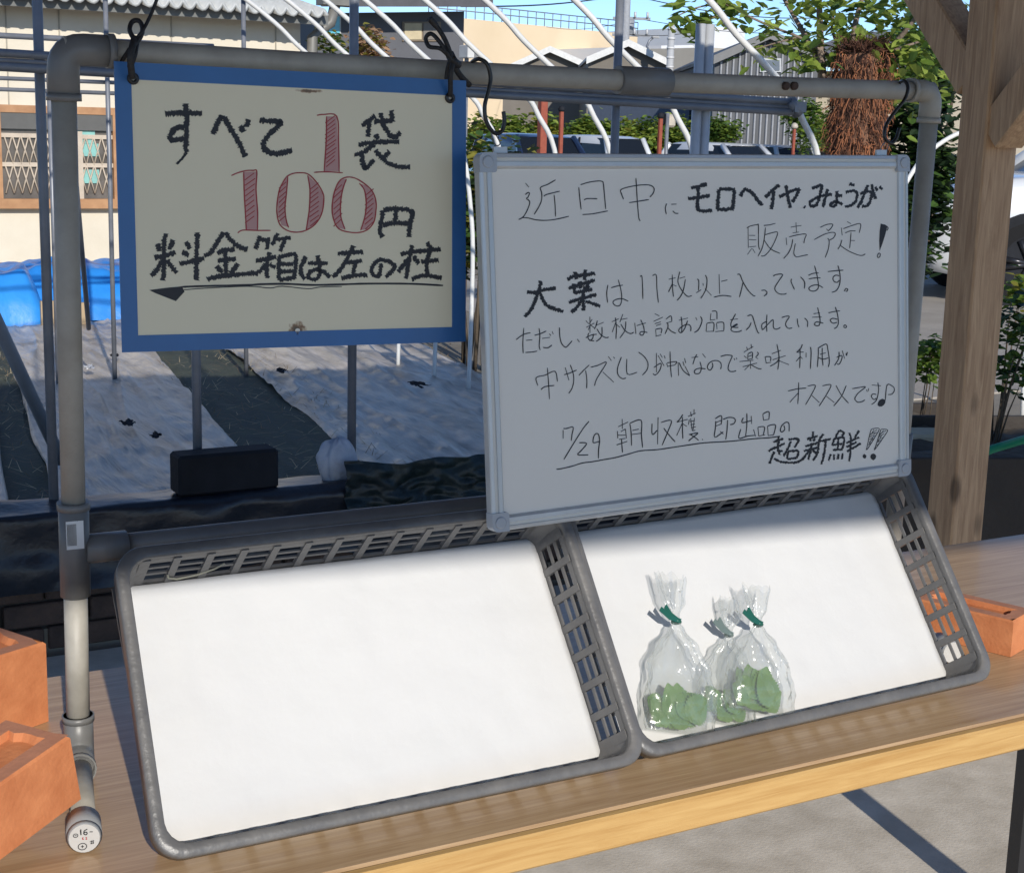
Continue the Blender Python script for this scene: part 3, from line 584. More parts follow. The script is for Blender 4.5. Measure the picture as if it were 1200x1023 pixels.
def edge(p0, p1, inn, nm):
    m = MB(); n = len(prof)
    V = []
    for (p, ax) in ((p0, 1), (p1, -1)):
        for (w_, d_, mi) in prof:
            V.append(BP(p[0]+inn[0]*w_, p[1]+inn[1]*w_, d_))
    for i in range(n-1): m.add([V[i], V[i+1], V[n+i+1], V[n+i]], [(0,1,2,3)], 1 if (prof[i][2] and prof[i+1][2]) else 0)
    m.build(nm, [M_alu, M_alul], wb, fix=True)
CR = .019
edge((CR,BH),(BW-CR,BH),(0,-1),'top_edge'); edge((CR,0),(BW-CR,0),(0,1),'bottom_edge'); edge((0,CR),(0,BH-CR),(1,0),'side_edge'); edge((BW,CR),(BW,BH-CR),(-1,0),'side_edge')
for (cx_, cz_, sx, sz) in ((0,0,1,1),(BW,0,-1,1),(BW,BH,-1,-1),(0,BH,1,-1)):
    m = MB(); r = .008; poly = [(r-r*math.sin(R(a)), r-r*math.cos(R(a))) for a in range(0,91,15)][::-1]
    poly = [(q[0], q[1]) for q in poly]+[(.0215,0)]+[(.0215-.003+.003*math.cos(R(a)), .0215-.003+.003*math.sin(R(a))) for a in range(0,91,30)]+[(0,.0215)]
    fn = lambda a, c_, tt: BP(cx_+sx*(a-.0006), cz_+sz*(c_-.0006), tt)
    m.prism(poly, fn, -.0026, .0115); cp = m.build('corner_cap', M_cap, wb, fix=True)
    m = MB(); c0 = BP(cx_+sx*.0098, cz_+sz*.0098, -.0026); yv = MBd.to_3x3() @ V3(0,-1,0); m.tube([c0, c0+yv*.0009, c0+yv*.0014], [.0068,.0066,.0055], 20); m.build('cap_button', M_cap, cp)
Hb = homography([(559,179),(1066,183),(1064,556),(579,624)], [(0,BH),(BW,BH),(BW,0),(0,0)])
for txt, ent in BOARD_LINES:
    m = MB(); write(ent, Hb, lambda a, c_, lf: BP(a, c_, .003-lf), m, .00025); m.build('handwriting', M_ink, wb)
for x in (.03, .593):
    m = MB(); m.box(BP(x, BH+.0035, .0055), (.017,.003,.007), MBd.to_3x3()); m.build('hanger_clip', M_alu, wb)

# ---------------------------------------------------------------- blue-bordered price sign
ks = .982; SW, SH = .3936*ks, .2931*ks
MS = Matrix.Translation(toward((.0498,-.03,.4598), ks)) @ R3(-.0643,.0108,-.03)
sg = thing('price_sign', 'worn white metal sign with blue border and black and red handwritten prices', 'sign', M=MS)
def SP(x, z, y=0.): return MS @ Vector((x, y, z))
m = MB(); m.box(SP(SW/2, SH/2, .0012), (SW, .0016, SH), MS.to_3x3())
M_signp = mat('aged_sign_enamel', (.77,.70,.505), .42, scale=3, c2=(.82,.75,.555))
def rustspot(m_, spots):
    nt = m_.node_tree; N = nt.nodes; L_ = nt.links; b_ = N['Principled BSDF']; src = b_.inputs['Base Color'].links[0].from_socket
    tc = N.new('ShaderNodeTexCoord')
    for (c, sx, sz, rad) in spots:
        mp = N.new('ShaderNodeMapping'); mp.vector_type = 'TEXTURE'; mp.inputs['Location'].default_value = c; mp.inputs['Scale'].default_value = (sx, 1, sz); L_.new(tc.outputs['Object'], mp.inputs[0])
        ln = N.new('ShaderNodeVectorMath'); ln.operation = 'LENGTH'; L_.new(mp.outputs[0], ln.inputs[0])
        nn = N.new('ShaderNodeTexNoise'); nn.inputs['Scale'].default_value = 220; nn.inputs['Detail'].default_value = 5; L_.new(tc.outputs['Object'], nn.inputs['Vector'])
        ad = N.new('ShaderNodeMath'); ad.operation = 'MULTIPLY_ADD'; ad.inputs[1].default_value = .9; L_.new(nn.outputs['Fac'], ad.inputs[0]); L_.new(ln.outputs['Value'], ad.inputs[2])
        rp = N.new('ShaderNodeValToRGB'); rp.color_ramp.elements[0].position = .75*rad; rp.color_ramp.elements[1].position = 1.35*rad; rp.color_ramp.elements[0].color = (.9,.9,.9,1); rp.color_ramp.elements[1].color = (0,0,0,1); L_.new(ad.outputs[0], rp.inputs[0])
        rc = N.new('ShaderNodeValToRGB'); rc.color_ramp.elements[0].color = (.03,.014,.006,1); rc.color_ramp.elements[1].color = (.30,.13,.035,1); rc.color_ramp.elements[0].position = .5*rad; rc.color_ramp.elements[1].position = .95*rad; L_.new(ad.outputs[0], rc.inputs[0])
        mx = N.new('ShaderNodeMix'); mx.data_type = 'RGBA'; L_.new(rp.outputs[0], mx.inputs['Factor']); L_.new(src, mx.inputs['A']); L_.new(rc.outputs[0], mx.inputs['B']); src = mx.outputs['Result']
    L_.new(src, b_.inputs['Base Color'])
Hs = homography([(133,73),(546,95),(545,401),(144,412)], [(0,SH),(SW,SH),(SW,0),(0,0)])
hx, hz = Hs(348,389); tx, tz_ = Hs(361,107)
rustspot(M_signp, [((hx,0,hz+.001), .021, .019, 1.), ((tx,0,tz_), .030, .004, 1.)])
m.build('panel', M_signp, sg)
m = MB(); bw_ = .0165
def fr4(x0, x1, z0, z1, nm='border'):
    m.box(SP((x0+x1)/2, (z0+z1)/2, .0002), (x1-x0, .0008, z1-z0), MS.to_3x3())
fr4(-.0004,SW+.0004,SH-bw_,SH+.0004); fr4(-.0004,SW+.0004,-.0004,bw_); fr4(-.0004,bw_,bw_,SH-bw_); fr4(SW-bw_,SW+.0004,bw_,SH-bw_); m.build('border', M_blue, sg)
for txt, ent in SIGN_LINES:
    m = MB(); write(ent, Hs, lambda a, c_, lf: SP(a, c_, .0004-lf), m, .00025); m.build('handwriting', M_ink, sg)
for txt, ent, fills in RED_LINES:
    m = MB(); write(fills, Hs, lambda a, c_, lf: SP(a, c_, .0004-lf), m, .0001); m.build('red_shading', M_pink, sg)
    m = MB(); write(ent, Hs, lambda a, c_, lf: SP(a, c_, .0004-lf), m, .0003); m.build('red_handwriting', M_red, sg)
# keyhole and eyelets
m = MB(); hp = [(hx-.0028,hz+.001),(hx-.0022,hz+.0028),(hx,hz+.0036),(hx+.0022,hz+.0028),(hx+.0028,hz+.001),(hx,hz-.0034)]
m.add([SP(a, c_, -.0002) for a, c_ in hp], [list(range(6))]); m.build('keyhole', mat('daylight_white_back', (.72,.70,.62), .6), sg)
for (u, v) in ((155,93),(527,115)):
    ex, ez = Hs(u, v); m = MB()
    m.tube([SP(ex+.0040*math.cos(2*math.pi*k/16), ez+.0040*math.sin(2*math.pi*k/16), -.0008) for k in range(16)], .0022, 8, closed=True); e = m.build('eyelet', M_wire, sg, fix=True)
    m = MB(); m.add([SP(ex+.0024*math.cos(2*math.pi*k/12), ez+.0024*math.sin(2*math.pi*k/12), -.0003) for k in range(12)], [list(range(12))]); m.build('eyelet_hole', mat('eyelet_light', (.55,.53,.47), .5), e)

# ---------------------------------------------------------------- cords and hooks
def smooth3(pts, k=6):
    q = [pts[0]]+list(pts)+[pts[-1]]; out = []
    for i in range(1, len(q)-2):
        a, b_, c_, d_ = q[i-1], q[i], q[i+1], q[i+2]
        for j in range(k):
            t_ = j/k; out.append(.5*((2*b_)+(c_-a)*t_+(2*a-5*b_+4*c_-d_)*t_*t_+(3*b_-a-3*c_+d_)*t_**3))
    out.append(pts[-1]); return out
def px3(lst): return smooth3([aty(u, v, y) for u, v, y in lst])
cd = thing('hanging_cord', 'thin black rope tied in a bow round the top rail at the sign\'s right corner', 'cord', aty(527,115,-.06))
m = MB(); m.tube(px3([(503,22,-.055),(512,32,-.055),(522,48,-.06),(531,72,-.062)]), [.0036]*6+[.0028]*13, 8); m.tube(px3([(531,72,-.062),(517,58,-.06),(503,55,-.05),(499,45,-.045),(505,40,-.05),(514,48,-.058),(531,72,-.066)]), .0024, 8); m.build('bow', M_cord, cd)
m = MB(); m.tube(px3([(531,68,-.060),(530,78,-.064),(528,90,-.064),(528,113,-.056)]), .0028, 8); m.tube(px3([(531,76,-.056),(540,90,-.050),(550,100,-.040)]), .0034, 8); m.tube(px3([(526,74,-.05),(523,92,-.045),(528,112,-.05)]), .0022, 8)
m.tube(px3([(527,64,-.052),(531,72,-.062),(536,76,-.052)]), .0052, 8); m.build('knot', M_cord, cd)
cd = thing('hanging_cord', 'thin black rope looped round the top rail at the sign\'s left corner', 'cord', aty(155,92,-.06))
m = MB(); m.tube(px3([(186,-6,-.05),(178,15,-.05),(168,35,-.055),(158,48,-.056)]), .0018, 7); m.tube(px3([(158,48,-.058),(152,36,-.05),(155,26,-.045),(163,25,-.048),(167,34,-.052),(164,45,-.056),(156,54,-.06)]), .0024, 8); m.build('loop', M_cord, cd)
m = MB(); m.tube(px3([(158,44,-.055),(154,60,-.062),(153,72,-.062),(155,92,-.056)]), .0036, 8); m.tube(px3([(152,58,-.05),(144,70,-.035),(139,76,-.02)]), .0022, 8); m.tube(px3([(160,50,-.05),(157,66,-.06),(152,80,-.058)]), .003, 8); m.build('knot', M_cord, cd)
m = MB(); m.tube(px3([(551,76,-.015),(556,71,-.034),(563,70,-.046),(571,76,-.052),(575,92,-.053),(572,108,-.054),(568,125,-.055),(570,143,-.056),(579,156,-.057),(588,154,-.057),(591,143,-.057),(590,131,-.056)]), .0024, 9); tag(centre(m.build('s_hook', M_wire)), 'black wire S-hook on the rail above the whiteboard\'s left corner', 'hook', 'hooks carrying the whiteboard')
m = MB(); m.tube(px3([(1053,101,-.005),(1056,96,-.034),(1061,96,-.046),(1064,104,-.052),(1060,117,-.053),(1048,132,-.054),(1038,148,-.056),(1037,162,-.058),(1044,168,-.058),(1050,163,-.058),(1054,150,-.057)]), .0024, 9); tag(centre(m.build('s_hook', M_wire)), 'black wire S-hook on the rail near the frame\'s right elbow', 'hook', 'hooks carrying the whiteboard')
m = MB(); m.tube(px3([(576,156,-.057),(577,164,-.055),(582,171,-.052),(586,168,-.052),(581,158,-.056)]), .0007, 6); m.build('wire_loop', M_galv, wb)
m = MB(); m.tube(px3([(1040,165,-.057),(1033,172,-.054),(1031,182,-.052),(1037,183,-.05),(1042,168,-.056)]), .0007, 6); m.build('wire_loop', M_galv, wb)

# ---------------------------------------------------------------- bags of shiso leaves
mf = bpy.data.materials.new('clear_film'); mf.use_nodes = True; nt = mf.node_tree; N = nt.nodes; Lk = nt.links
for n_ in list(N):
    if n_.type != 'OUTPUT_MATERIAL': N.remove(n_)
tr_ = N.new('ShaderNodeBsdfTransparent'); tr_.inputs[0].default_value = (.95,.96,.955,1)
gl = N.new('ShaderNodeBsdfGlossy'); gl.inputs['Roughness'].default_value = .14; gl.inputs[0].default_value = (1,1,1,1)
df = N.new('ShaderNodeBsdfTranslucent'); df.inputs[0].default_value = (.85,.86,.86,1); d2 = N.new('ShaderNodeBsdfDiffuse'); d2.inputs[0].default_value = (.8,.81,.81,1)
ms = N.new('ShaderNodeMixShader'); ms.inputs[0].default_value = .5; Lk.new(df.outputs[0], ms.inputs[1]); Lk.new(d2.outputs[0], ms.inputs[2])
m1 = N.new('ShaderNodeMixShader'); m1.inputs[0].default_value = .15; Lk.new(tr_.outputs[0], m1.inputs[1]); Lk.new(ms.outputs[0], m1.inputs[2])
fz = N.new('ShaderNodeLayerWeight'); fz.inputs['Blend'].default_value = .3; fm = N.new('ShaderNodeMapRange'); fm.inputs['To Min'].default_value = .03; fm.inputs['To Max'].default_value = .22; Lk.new(fz.outputs['Facing'], fm.inputs['Value']); m2_ = N.new('ShaderNodeMixShader'); Lk.new(fm.outputs[0], m2_.inputs[0]); Lk.new(m1.outputs[0], m2_.inputs[1]); Lk.new(gl.outputs[0], m2_.inputs[2])
nb_ = N.new('ShaderNodeTexNoise'); nb_.inputs['Scale'].default_value = 45; nb_.inputs['Detail'].default_value = 4; tcb = N.new('ShaderNodeTexCoord'); mpb = N.new('ShaderNodeMapping'); mpb.inputs['Scale'].default_value = (1.6,.6,1.6); Lk.new(tcb.outputs['Object'], mpb.inputs[0]); Lk.new(mpb.outputs[0], nb_.inputs['Vector'])
bpb = N.new('ShaderNodeBump'); bpb.inputs['Strength'].default_value = .32; bpb.inputs['Distance'].default_value = .005; 
vb_ = N.new('ShaderNodeTexVoronoi'); vb_.feature = 'DISTANCE_TO_EDGE'; vb_.inputs['Scale'].default_value = 24; Lk.new(mpb.outputs[0], vb_.inputs['Vector'])
ad_ = N.new('ShaderNodeMath'); ad_.operation = 'MULTIPLY_ADD'; ad_.inputs[1].default_value = 1.6; Lk.new(vb_.outputs['Distance'], ad_.inputs[0]); Lk.new(nb_.outputs['Fac'], ad_.inputs[2]); Lk.new(ad_.outputs[0], bpb.inputs['Height'])
for q_ in (gl, fz): Lk.new(bpb.outputs[0], q_.inputs['Normal'])
Lk.new(m2_.outputs[0], N['Material Output'].inputs[0]); M_clear = mf
M_shiso = leafmat('shiso_leaf', (.10,.22,.06), (.21,.34,.115), .5, .35)
M_tie = mat('green_twist_tie', (.012,.09,.065), .35)
_, MC2, LC2 = C2
nC2 = MC2.to_3x3() @ V3(0,0,1)
def c2local(u, v, z=-CH+.015):
    p0 = MC2 @ Vector((0,0,z)); d_ = ray(u, v); p_ = cC+d_*((p0-cC).dot(nC2)/d_.dot(nC2)); return MC2.inverted() @ p_
def herb_bag(label, leaflabel, ub, ut, seed, hw, leaves, zoff, gray=False):
    """ub: pixel of the middle of the bag's bottom; ut: pixel of the tie"""
    b0 = c2local(*ub, z=-CH+.016+zoff); t0 = c2local(*ut, z=-CH+.022+zoff); b0.y = max(b0.y, CE+.004)
    ax = (t0-b0); Ht = ax.length; ay = ax.normalized(); axx = V3(ay.y, -ay.x, 0).normalized(); az = axx.cross(ay)
    if az.z < 0: az = -az
    P = lambda x, y, z: MC2 @ (b0+axx*x+ay*y+az*z)
    t = thing('herb_bag', label, 'bag', P(0,0,0), 'clear bags of leaves in the right crate')
    rs = random.Random(seed); m = MB(); NU, NV = 72, 60
    ks_ = [(0,1,.10),(.06,1.02,.2),(.3,1.04,.34),(.55,.90,.36),(.78,.55,.30),(.93,.2,.16),(1.0,.075,.075),(1.06,.10,.09),(1.2,.30,.16),(1.42,.42,.2)]
    def prof_(q):
        for (a, b_) in zip(ks_, ks_[1:]):
            if a[0] <= q <= b_[0]:
                s = (q-a[0])/(b_[0]-a[0]); s = s*s*(3-2*s); return a[1]+(b_[1]-a[1])*s, a[2]+(b_[2]-a[2])*s
        return ks_[-1][1:]
    def f(a, c_):
        q = 1.42*c_; w_, dp = prof_(q); an = 2*math.pi*a
        k = 1+.10*math.sin(an*5+seed*2+c_*3)*min(1, q*1.4)+.20*math.sin(an*9+seed+q*4)*max(0, 1-abs(q-1)*1.6)+.14*nz((math.cos(an)*1.3, math.sin(an)*1.3, q*3.1), 1.5, seed)-.13*abs(nz((math.cos(an)*2.6, math.sin(an)*2.6, q*4.1), 1.6, seed+2))-.07*abs(nz((math.cos(an)*5, math.sin(an)*5, q*5), 2., seed+5))
        x = hw*w_*k*math.cos(an); z = hw*dp*k*math.sin(an)*1.05
        x = math.copysign(abs(x)**.93*(hw**.07), x) if q < .5 else x
        bend = max(0, q-1); x += bend*.10*(seed % 3-1.2)*Ht*.7
        y = q*Ht+(.012*nz((math.cos(an)*2, math.sin(an)*2, seed), 1.0, 3.) if q > 1.3 else 0)
        zz_ = z+.35*hw*.30
        return P(x, y, max(zz_, -.014-zoff+.002))
    m.grid(f, NU, NV); m.build('film', M_clear, t)
    # twist tie
    m = MB(); r = hw*.095
    ring = [P(r*math.cos(2*math.pi*k/14), Ht*1.0, r*math.sin(2*math.pi*k/14)+.35*hw*.30) for k in range(14)]; m.tube(ring, .0022, 8, closed=True)
    cT = P(0, Ht, r+.35*hw*.3); sgn = -1
    ex = MC2.to_3x3() @ axx; ey = MC2.to_3x3() @ ay; ez_ = MC2.to_3x3() @ az
    def strip(pts, wd):
        V = []
        for p_ in pts: V += [p_+ey*wd/2+ex*wd*.3, p_-ey*wd/2-ex*wd*.3]
        m.add(V, [(2*i, 2*i+1, 2*i+3, 2*i+2) for i in range(len(pts)-1)])
        m.add([v+ez_*.0006 for v in V], [(2*i, 2*i+1, 2*i+3, 2*i+2) for i in range(len(pts)-1)])
    strip([cT, cT-ex*.010+ey*.006, cT-ex*.017+ey*.016], .0055); strip([cT+ex*.003, cT-ex*.012+ey*.001+ez_*.003, cT-ex*.026+ey*.010+ez_*.004], .0055)
    m.build('twist_tie', M_tie if not gray else mat('grey_twist_tie', (.12,.16,.15), .4), t)
    # the leaves inside
    lt = thing('shiso_leaves', leaflabel, 'leaves', P(0,.01,.004), 'leaf bundles inside the bags')
    for i in range(leaves):
        m = MB(); Ll = hw*rs.uniform(.8,1.05); wl = Ll*.78; a0 = rs.uniform(-1.25,1.25); ox, oy = rs.uniform(-.42,.42)*hw, rs.uniform(.02,.30)*hw+.006; oz = -.004+i*(.5*hw*.5)/leaves
        n = 15; V = [(0,0,0)]; mid_ = []
        def lp(s, side, k):
            wv = wl*.5*math.sin(math.pi*min(1, s**.75))**.8*(1+(.16 if k % 2 else -.05)); return (side*wv, s*Ll)
        ca, sa = math.cos(a0), math.sin(a0)
        def Q(x, y): 
            xx_ = ox+x*ca+y*sa; lim = .92*hw; xx_ = lim*math.tanh(xx_/lim)
            zc = .16*abs(x)+.12*Ll*math.sin(y/Ll*2.4+i)+.03*Ll*math.sin(abs(x)/wl*16+y/Ll*9)
            return P(xx_, max(.004, oy+y*ca-x*sa), oz+zc*.55)
        nn = 24; LV = [Q(*lp(k/nn, -1, k)) for k in range(nn+1)]; MV = [Q(0, k/nn*Ll) for k in range(nn+1)]; RV = [Q(*lp(k/nn, 1, k)) for k in range(nn+1)]
        LM = [Q(lp(k/nn,-1,k)[0]*.5, k/nn*Ll) for k in range(nn+1)]; RM = [Q(lp(k/nn,1,k)[0]*.5, k/nn*Ll) for k in range(nn+1)]
        for A_, B_ in ((LV, LM), (LM, MV), (MV, RM), (RM, RV)):
            m.add(A_+B_, [(k, nn+1+k, nn+2+k, k+1) for k in range(nn)], 0, True)
        m.build('leaf', M_shiso, lt)
herb_bag('leftmost clear plastic bag of green leaves with dark green twist tie', 'green serrated leaves in the leftmost plastic bag', (796,860), (790,730), 3, .047, 13, .004)
herb_bag('middle clear plastic bag partly hidden behind its right neighbour, grey tie', 'green serrated leaves in the middle plastic bag', (850,850), (852,745), 5, .040, 8, -.004, True)
herb_bag('rightmost clear plastic bag of green leaves with tuft leaning right', 'large green serrated leaves in the rightmost plastic bag', (890,836), (886,733), 7, .046, 13, .010)
# ================================================================ SHELTER
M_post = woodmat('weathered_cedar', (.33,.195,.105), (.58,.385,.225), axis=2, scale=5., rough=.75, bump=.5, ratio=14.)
sh_rot = Matrix.Rotation(R(-5.7), 4, 'Z'); P0 = atz(1099,842,0)
SHY = (P0-V3(1.632,.372,0)).dot(V3(.0993,.9951,0))     # roof stays where its shadow falls
SM = Matrix.Translation(P0) @ sh_rot; S3 = SM.to_3x3()
sh = thing('shelter', 'open timber shelter whose brown post stands right of the table', 'shelter', M=SM)
def S(x, y, z): return SM @ Vector((x, y, z))
EZ1, EZ2, RZ = 1.58+TZ, 1.53+TZ, 2.33+TZ; EY1, EY2, RY = -3.64-SHY, .97-SHY, -1.35-SHY
for (x, y) in ((0,0),(-3.3,0),(0,-3.3),(-3.3,-3.3)):
    m = MB(); m.bev(S(x, y, 1.13), (.096,.096,2.26), .004, S3); m.build('post', M_post, sh)
def brace(a, b_, w_, h_):
    a, b_ = Vector(a), Vector(b_); d_ = (b_-a); L_ = d_.length; M_ = frame3((a+b_)/2, d_, V3(0,0,1) if abs(d_.normalized().z) < .9 else V3(0,1,0))
    m = MB(); m.bev((0,0,0), (w_, h_, L_), .004)
    rot_ = frame3((0,0,0), d_.cross(V3(0,0,1)), d_) if d_.cross(V3(0,0,1)).length > 1e-6 else Matrix.Identity(4)
    m.v = [(a+b_)/2+(rot_ @ q) for q in m.v]; return m
PD = (P0-cC).dot(cF)+.15; zb = zat(1145,150,PD)
brace(S(0,-.042,zb-.02), S(0,-.80,zb+.74), .08, .088).build('brace', M_post, sh)
brace(S(0,.042,zb+.10), S(0,.78,zb+.84), .08, .088).build('brace', M_post, sh)
bo = atd(1190,99,PD-.30); m = MB(); m.tube([bo+V3(.02,.03,0), bo+V3(-.002,-.004,0)], .0085, 14); m.build('bolt', mat('rusty_bolt', (.05,.045,.04), .5, metal=.6), sh)
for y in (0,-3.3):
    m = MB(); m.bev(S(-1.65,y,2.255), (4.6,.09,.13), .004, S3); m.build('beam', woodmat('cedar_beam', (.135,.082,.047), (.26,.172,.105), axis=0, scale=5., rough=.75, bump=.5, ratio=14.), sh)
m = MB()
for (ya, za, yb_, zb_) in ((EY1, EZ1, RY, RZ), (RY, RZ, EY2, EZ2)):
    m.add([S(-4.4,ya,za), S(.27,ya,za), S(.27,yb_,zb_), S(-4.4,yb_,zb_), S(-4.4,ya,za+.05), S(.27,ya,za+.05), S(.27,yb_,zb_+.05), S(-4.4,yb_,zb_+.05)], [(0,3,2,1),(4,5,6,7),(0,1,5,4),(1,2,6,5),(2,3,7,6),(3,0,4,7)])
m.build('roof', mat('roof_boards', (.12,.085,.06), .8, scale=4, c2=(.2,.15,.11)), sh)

# ================================================================ FIELD
ZG = .06
def sheetpt(x, y, seed, amp=.02):
    d_ = (x-.16*y)                      # wrinkles run along the rows
    z = amp*(.7*abs(nz((d_*7, y*.9, 0), 1., seed))+.55*(1-abs(nz((d_*9, y*.7, 2), 1., seed+9)))**6+.25*nz((d_*2.2, y*1.3, 3), 1., seed)+.22*nz((d_*15, y*3.2, 6), 1., seed)+.18*nz((x*10, y*10, 6), 1., seed))
    return V3(x, y, ZG+.03+z)
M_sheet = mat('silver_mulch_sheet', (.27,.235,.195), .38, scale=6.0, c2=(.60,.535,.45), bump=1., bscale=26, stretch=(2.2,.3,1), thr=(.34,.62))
nt = M_sheet.node_tree
M_dark = mat('dark_weed_mat', (.035,.045,.034), .8, scale=5, c2=(.075,.085,.055), bump=.5, bscale=60)
def msheet(label, xl, xr, y0, y1, seed, amp, mt=M_sheet, lift=0, nm='mulch_sheet', grp='mulch sheets on the field'):
    m = MB()
    def f(a, c_):
        y = y0+(y1-y0)*c_; x = xl+(xr-xl)*a+.16*(y-4)+.03*nz((a*2, y*1.4, seed), 1., 1.)*(1 if a in (0,1) else .3)
        p = sheetpt(x, y, seed, amp); p.z += lift-(.02 if a in (0.,1.) else 0); return p
    m.grid(f, 90, 200); return tag(centre(m.build(nm, mt)), label, 'sheet', grp)
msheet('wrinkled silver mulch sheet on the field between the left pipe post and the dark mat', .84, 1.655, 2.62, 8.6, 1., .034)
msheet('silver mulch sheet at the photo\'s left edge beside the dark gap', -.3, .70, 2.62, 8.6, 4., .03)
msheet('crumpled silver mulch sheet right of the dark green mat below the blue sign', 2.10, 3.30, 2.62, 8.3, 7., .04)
msheet('dark green weed mat strip between two silver mulch sheets', 1.55, 2.2, 2.62, 8.3, 11., .012, M_dark, -.02, 'weed_mat', 'dark mats on the field')
msheet('narrow dark weed mat showing at the left edge of the field', .62, .92, 2.62, 8.3, 13., .012, M_dark, -.02, 'weed_mat', 'dark mats on the field')
# torn scraps on the sheets
SCR = (((134,418),'small dark scrap of film at the far end of the left mulch sheet'),((104,432),'white torn scrap of film lying on the left mulch sheet'),((150,497),'dark torn scrap in the middle of the left mulch sheet'),((182,512),'dark torn scrap on the left mulch sheet near the dark mat'),((330,436),'dark scrap on the crumpled right mulch sheet just below the sign'),((490,452),'dark scrap on the crumpled mulch sheet beside the whiteboard'))
for k, ((u, v), lab) in enumerate(SCR):
    p = atz(u, v, ZG+.075); m = MB(); s = .02+.018*rnd.random(); m.grid(lambda a, c_: p+V3((a-.5)*s*1.6+.6*s*nz((a*4,c_*4,k),1.,2.), (c_-.5)*s*4+.8*s*math.sin(a*6+k), .016*abs(nz((a*3,c_*3,k),1.5))+.01*a), 9, 9)
    tag(centre(m.build('torn_scrap', mat('scrap_white', (.6,.6,.6), .5) if k == 1 else M_black)), lab, 'scrap', 'torn scraps on the mulch sheets')
# dry straw and weeds on the bare strips
rsS = random.Random(3); m = MB()
for k in range(1500):
    y = rsS.uniform(3.2,8.2); lane = rsS.choice(((1.62,2.14),(.68,.86),(2.15,2.3),(1.6,2.2),(3.2,3.6))); x = rsS.uniform(*lane)+.16*(y-4); a_ = rsS.uniform(0,6.28); L_ = rsS.uniform(.03,.11); q = V3(x,y,ZG+.045); e_ = q+V3(math.cos(a_)*L_, math.sin(a_)*L_, rsS.uniform(0,.03)); sd = V3(-math.sin(a_),math.cos(a_),0)*.0018
    m.add([q-sd,q+sd,e_+sd*.4,e_-sd*.4], [(0,1,2,3)], rsS.randrange(2))
o_ = m.build('dry_straw', [mat('straw_pale', (.42,.34,.20), .8), mat('straw_brown', (.20,.14,.08), .85)]); o_['kind'] = 'stuff'; tag(o_, 'dry straw strewn over the dark weed mats', 'straw')
# low brick edging with film over it
WYf = 2.5
ed = thing('brick_edging', 'low dark brick edging at the near end of the field', 'wall', (1.5,WYf,0))
bm_ = MB(); bm_.bev((1.5,WYf,0), (.215,.1,.062), .004); proto = bm_.build('brick', mat('dark_old_brick', (.055,.035,.028), .9, scale=9, c2=(.12,.075,.055), bump=.6, bscale=60), ed)
proto.location = V3(-.4,WYf,.035)-V3(1.5,WYf,0); first = True
for c_ in range(5):
    for k in range(17):
        x = -.3+k*.226+(.113 if c_ % 2 else 0)
        o_ = proto if first else proto.copy()
        if not first: col.objects.link(o_); o_.parent = ed
        first = False
        o_.location = V3(x-1.5+rnd.uniform(-.004,.004), rnd.uniform(-.006,.006), .033+c_*.070); o_.rotation_euler = (0, rnd.uniform(-.01,.01), rnd.uniform(-.02,.02))
m = MB(); m.box((1.55,WYf+.012,.17), (3.9,.075,.335)); m.build('mortar_core', mat('old_mortar', (.06,.052,.045), .95), ed)
m = MB()
def film(a, c_):
    x = -.5+4.4*a; n1 = nz((x*3, c_*3, 0), 1., 5.); n2 = nz((x*9, c_*6, 2), 1., 8.)
    if c_ < .45: 
        q = c_/.45; return V3(x, WYf-.075-.03*n1-.014*n2, .165+.05*n1*(1-q)+q*(.385-.165))
    q = (c_-.45)/.55; return V3(x, WYf-.07+.34*q, .388+.012*n1+.006*n2-.25*max(0, q-.5)**1.2)
m.grid(film, 150, 26); tag(centre(m.build('plastic_film', M_film)), 'crinkled black plastic film draped over the brick edging', 'film')
# black trough, white sack and shade cloth on the edging
pl = aty(211,598,WYf-.05); pr = aty(328,594,WYf-.05); top = aty(270,531,WYf-.05).z; zb0 = .39; cx_ = (pl.x+pr.x)/2; wdt = pr.x-pl.x
bt = thing('black_trough', 'black block-shaped trough standing on the film behind the left crate', 'trough', (cx_,WYf+.03,zb0))
m = MB(); m.bev((cx_,WYf+.0,(zb0+top)/2), (wdt,.09,top-zb0), .008); m.build('body', M_black, bt)
ps = aty(396,543,WYf+.0); m = MB(); m.grid(lambda a, c_: ps+V3(.062*math.cos(a*2*math.pi)*math.sin(c_*math.pi)*(1+.35*nz((math.cos(a*6.28)*1.2,math.sin(a*6.28)*1.2,c_*2),1.2,2.)-.45*abs(nz((math.cos(a*6.28)*2.2,math.sin(a*6.28)*2.2,c_*1.6),1.3,7.))), .04*math.sin(a*2*math.pi)*math.sin(c_*math.pi), -.075*math.cos(c_*math.pi)*(1+.3*nz((math.cos(a*6.28)*1.5,math.sin(a*6.28)*1.5,c_*3),1.7,4.))), 30, 22)
tag(centre(m.build('white_sack', mat('white_sack_film', (.36,.40,.47), .45, scale=9, c2=(.55,.58,.65), bump=.8, bscale=30))), 'small white plastic sack slumped against the pipe post behind the sign', 'sack')
pa = aty(402,535,WYf-.09); pb = aty(600,524,WYf-.09); m = MB()
def shade(a, c_):
    p = pa.lerp(pb, a); q = c_; return V3(p.x, p.y-.03*q+.035*nz((p.x*6,q*2.5,1),1.,3.)+.02*nz((p.x*19,q*7,1),1.,3.), p.z-.02+.02*nz((p.x*7,0,0),1.,2.)-.16*q*(1+.12*nz((p.x*5,q*2,0),1.,6.)))
